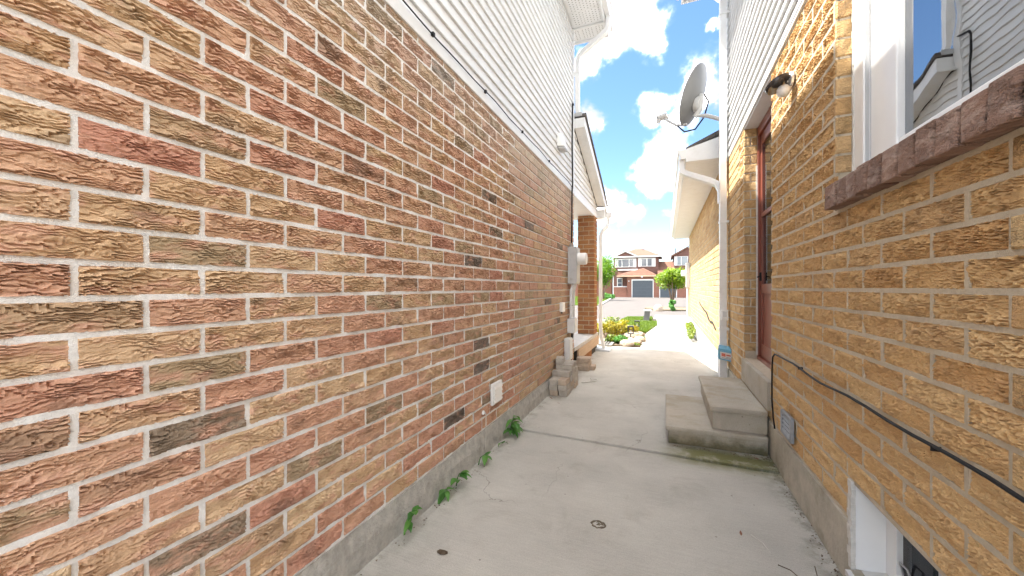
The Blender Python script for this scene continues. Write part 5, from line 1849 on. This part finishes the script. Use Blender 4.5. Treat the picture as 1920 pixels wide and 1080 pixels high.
FA = thing('far_house', (-3.6, YF, 0), 'two-storey red brick house with salmon roof and grey garage door across the street', 'house')
mb = MB(); cbox(mb, 95, 300, 850, 985, YF, YF + 7); wA = mb.build('wall', M['far_brown'], FA)
mb = MB(); cbox(mb, 322, 600, 862, 985, YG, YF - .002); gA = mb.build('garage_wall', M['far_brick'], FA)
mb = MB(); cbox(mb, 95, 795, 320, 985, YG + .2, YG + .4); hA = mb.build('porch_wall', M['far_brick'], FA)
mb = MB(); cbox(mb, 90, 782, 322, 794, YG + .16, YG + .45); mb.build('porch_wall_cap', M['white_paint'], hA)
mb = MB(); cbox(mb, 80, 600, 94, 975, YG + .25, YG + .37); mb.build('downspout', M['white_paint'], FA)
# gable with trim
gx0, gz0 = q3(*c3(100, 300), YF); gxm, gzm = q3(*c3(295, 208), YF); gx1, gz1 = q3(*c3(492, 292), YF)
mb = MB(); mb.prism([(gx0, gz0), (gxm, gzm), (gx1, gz0)], 'y', YF - .12, YF + 3); mb.build('gable', M['far_brown'], FA)
rf_ = MB()
rf_.poly([(gx0 - .1, YF - .3, gz0 - .02), (gxm, YF - .3, gzm + .06), (gxm, YF + 4, gzm + .06), (gx0 - .1, YF + 4, gz0 - .02),
          (gx0 - .1, YF - .3, gz0 + .14), (gxm, YF - .3, gzm + .22), (gxm, YF + 4, gzm + .22), (gx0 - .1, YF + 4, gz0 + .14)],
         [(0, 1, 2, 3), (4, 7, 6, 5), (0, 4, 5, 1), (1, 5, 6, 2), (2, 6, 7, 3), (3, 7, 4, 0)]); rf_.build('gable_roof', M['white_paint'], FA)
rf_ = MB()
rf_.poly([(gxm, YF - .3, gzm + .06), (gx1 + .1, YF - .3, gz0 - .02), (gx1 + .1, YF + 4, gz0 - .02), (gxm, YF + 4, gzm + .06),
          (gxm, YF - .3, gzm + .22), (gx1 + .1, YF - .3, gz0 + .14), (gx1 + .1, YF + 4, gz0 + .14), (gxm, YF + 4, gzm + .22)],
         [(0, 1, 2, 3), (4, 7, 6, 5), (0, 4, 5, 1), (1, 5, 6, 2), (2, 6, 7, 3), (3, 7, 4, 0)]); rf_.build('gable_roof', M['white_paint'], FA)
# main hip roof
ex0, ez = q3(*c3(90, 285), YF - .2); ex1, _z = q3(*c3(905, 278), YF - .2)
tx, tz = q3(*c3(505, 150), YF + 3.5)
mb = MB()
mb.poly([(ex0, YF - .35, ez), (ex1, YF - .35, ez), (ex1, YF + 7.3, ez), (ex0, YF + 7.3, ez), (tx - .5, YF + 3.5, tz), (tx + .6, YF + 3.5, tz)],
        [(0, 1, 5, 4), (1, 2, 5), (2, 3, 4, 5), (3, 0, 4), (0, 3, 2, 1)])
rfA = mb.build('roof', M['shingle'], FA)
mb = MB(); mb.box((ex0, YF - .38, ez - .16), (ex1, YF - .351, ez + .03)); mb.build('fascia', M['white_paint'], FA)
for (u0, u1, v0, v1) in ((250, 292, 178, 210), (575, 618, 152, 180)):
    a = c3(u0, v0); b = c3(u1, v1); x0, z1 = q3(*a, YF + 3); x1, z0 = q3(*b, YF + 3)
    mb = MB(); mb.box((x0, YF + 3, z0 - .4), (x1, YF + 3.4, z1)); mb.build('roof_vent', M['garage_grey'], rfA)


def far_window(parent, frame, panes, Y, pane='pane_dark', side_white=None):
    mb = MB(); cbox(mb, *frame, Y - .07, Y - .002); f = mb.build('window_frame', M['white_paint'], parent)
    for p in panes:
        mb = MB(); cbox(mb, *p, Y - .09, Y - .071); mb.build('pane', M[pane], f)
    return f


def far_panel(parent, r, Y, name='shutter', mat='white_paint'):
    mb = MB(); cbox(mb, *r, Y - .05, Y - .003); return mb.build(name, M[mat], parent)


far_window(FA, (165, 318, 430, 458), [(176, 338, 228, 450), (243, 332, 350, 446), (364, 328, 422, 443)], YF)
far_panel(FA, (116, 318, 164, 462), YF); far_panel(FA, (431, 312, 478, 458), YF)
far_window(FA, (563, 305, 745, 445), [(570, 318, 646, 436), (668, 315, 736, 434)], YF)
far_panel(FA, (508, 303, 562, 450), YF); far_panel(FA, (746, 300, 803, 446), YF)
far_panel(FA, (165, 492, 500, 512), YF - .35, 'eave_trim')
# lower roofs
x0, z0 = q3(*c3(150, 606), YG); x1, z1 = q3(*c3(845, 598), YG); xm, zm = q3(*c3(600, 470), YF); xl, zl = q3(*c3(330, 535), YF); xr_, zr = q3(*c3(700, 505), YF)
mb = MB()
mb.poly([(x0, YG - .4, z0), (x1, YG - .4, z0), (x1, YF - .003, z0), (xm, YF - .003, zm), (xl, YF - .003, zl), (x0, YF - .003, zl), (xm - .02, YG + .5, zm - .15)],
        [(0, 1, 6), (1, 2, 3, 6), (0, 6, 3, 4), (0, 4, 5), (0, 5, 4, 3, 2, 1)])
mb.build('garage_roof', M['shingle'], FA)
mb = MB(); mb.box((x0, YG - .43, z0 - .14), (x1, YG - .401, z0 + .02)); mb.build('garage_fascia', M['wood_edge'], FA)
mb = MB(); mb.box((x0 + .1, YG - .39, z0 - .05), (x1 - .1, YF - .01, z0 - .01)); mb.build('garage_soffit', M['white_paint'], FA)
far_window(FA, (152, 640, 243, 790), [(165, 655, 232, 722), (165, 728, 232, 780)], YF, 'pane_dark')


def far_garage(parent, r, Y, label_mat='garage_grey'):
    u0, v0, u1, v1 = r
    mb = MB(); cbox(mb, u0 - 15, v0 - 20, u0, v1, Y - .08, Y - .003); cbox(mb, u1, v0 - 20, u1 + 15, v1, Y - .08, Y - .003); cbox(mb, u0, v0 - 20, u1, v0, Y - .08, Y - .003)
    mb.build('garage_door_frame', M['white_paint'], parent)
    e_ = MB(); cbox(e_, u0, v0, u1, v1, Y - .035, Y - .004); gdo = e_.build('garage_door', M['garage_grey'], parent)
    n_ = 5
    for i in range(n_):
        mb = MB(); cbox(mb, u0 + 2, v0 + (v1 - v0) * i / n_ + 2, u1 - 2, v0 + (v1 - v0) * (i + 1) / n_ - 2, Y - .06, Y - .036); mb.build('door_panel', M[label_mat], gdo, bevel=.01)
    return gdo


far_garage(FA, (412, 682, 755, 972), YG)
lt_ = MB(); cbox(lt_, 560, 612, 585, 632, YG - .5, YG - .44); lt_.build('eave_lamp', M['meter_white'], FA)
pl_ = MB(); cbox(pl_, 340, 685, 362, 702, YG - .03, YG - .002); pl_.build('number_plate', M['white_paint'], FA)

FB = thing('far_house', (3.0, YF, 0), 'second red brick house across the street, half hidden by the golden garage wall', 'house')
mb = MB(); cbox(mb, 1110, 270, 1560, 990, YF - 1, YF + 6); mb.build('wall', M['far_brown'], FB)
mb = MB(); cbox(mb, 864, 640, 1330, 985, YG, YF - 1.002); mb.build('garage_wall', M['far_brick'], FB)
far_garage(FB, (880, 790, 1150, 972), YG)
gx0, gz0 = q3(*c3(1108, 272), YF - 1); gxm, gzm = q3(*c3(1360, 132), YF - 1); gx1, _ = q3(*c3(1612, 272), YF - 1)
mb = MB(); mb.prism([(gx0, gz0), (gxm, gzm), (gx1, gz0)], 'y', YF - 1.12, YF + 2); mb.build('gable', M['far_brown'], FB)
mb = MB()
mb.poly([(gx0 - .3, YF - 1.3, gz0 - .12), (gxm, YF - 1.3, gzm + .04), (gxm, YF + 6, gzm + .04), (gx0 - .3, YF + 6, gz0 - .12),
         (gx0 - .3, YF - 1.3, gz0 + .08), (gxm, YF - 1.3, gzm + .24), (gxm, YF + 6, gzm + .24), (gx0 - .3, YF + 6, gz0 + .08)],
        [(0, 1, 2, 3), (4, 7, 6, 5), (0, 4, 5, 1), (1, 5, 6, 2), (2, 6, 7, 3), (3, 7, 4, 0)]); rB = mb.build('roof', M['shingle'], FB)
px_, pz_ = q3(*c3(1135, 140), YF); _, pz0 = q3(*c3(1135, 290), YF)
mb = MB(); mb.tube([(px_, YF, pz0 - .3), (px_, YF, pz_)], .06, 10); mb.build('chimney_pipe', M['garage_grey'], rB)
far_window(FB, (1118, 278, 1352, 425), [(1170, 285, 1230, 418), (1246, 282, 1340, 418)], YF - 1, 'pane_light')
x0, z0 = q3(*c3(835, 640), YG); x1, _ = q3(*c3(1330, 640), YG); xm, zm = q3(*c3(980, 360), YF + 2)
mb = MB(); mb.poly([(x0, YG - .4, z0), (x1, YG - .4, z0), (x1, YF + 2, zm), (x0, YF + 2, zm)], [(0, 1, 2, 3)])
mb.poly([(x0, YG - .4, z0 - .1), (x1, YG - .4, z0 - .1), (x1, YF + 2, zm - .1), (x0, YF + 2, zm - .1)], [(3, 2, 1, 0)])
mb.build('garage_roof', M['shingle'], FB)

FC = thing('far_house', (-9.0, YF + 1, 0), 'low red brick house wall across the street behind the left tree', 'house')
mb = MB(); fbox(mb, 1060, 520, 1147, 561, YF + 1.2, YF + 7); mb.build('wall', M['far_brick'], FC)
x0, z0 = q3(1060, 521, YF + 1.2); x1, _ = q3(1149, 521, YF + 1.2)
mb = MB(); mb.prism([(YF + .9, z0), (YF + 4, z0 + 1.5), (YF + 7.2, z0)], 'x', x0, x1); mb.build('roof', M['shingle'], FC)
# low planting under the left tree
b_ = at_z(1137, 562)
for i, (px, py) in enumerate(((1135, 561.5), (1143, 560.5))):
    b_ = at_z(px, py)
    e = thing('far_bush', (b_.x, b_.y, 0), 'low dark bush in front of the low far wall, %s' % ['left of the two', 'right of the two'][i], 'shrub', 'bushes under the left tree')
    st = MB(); st.tube([(b_.x, b_.y, 0), (b_.x, b_.y, .5)], .03, 5); st.build('stem', M['bark'], e)
    foliage('foliage', M['leaf_weed'], e, (b_.x, b_.y, .35), (.7, .6, .4), 500, .16, 40 + i)
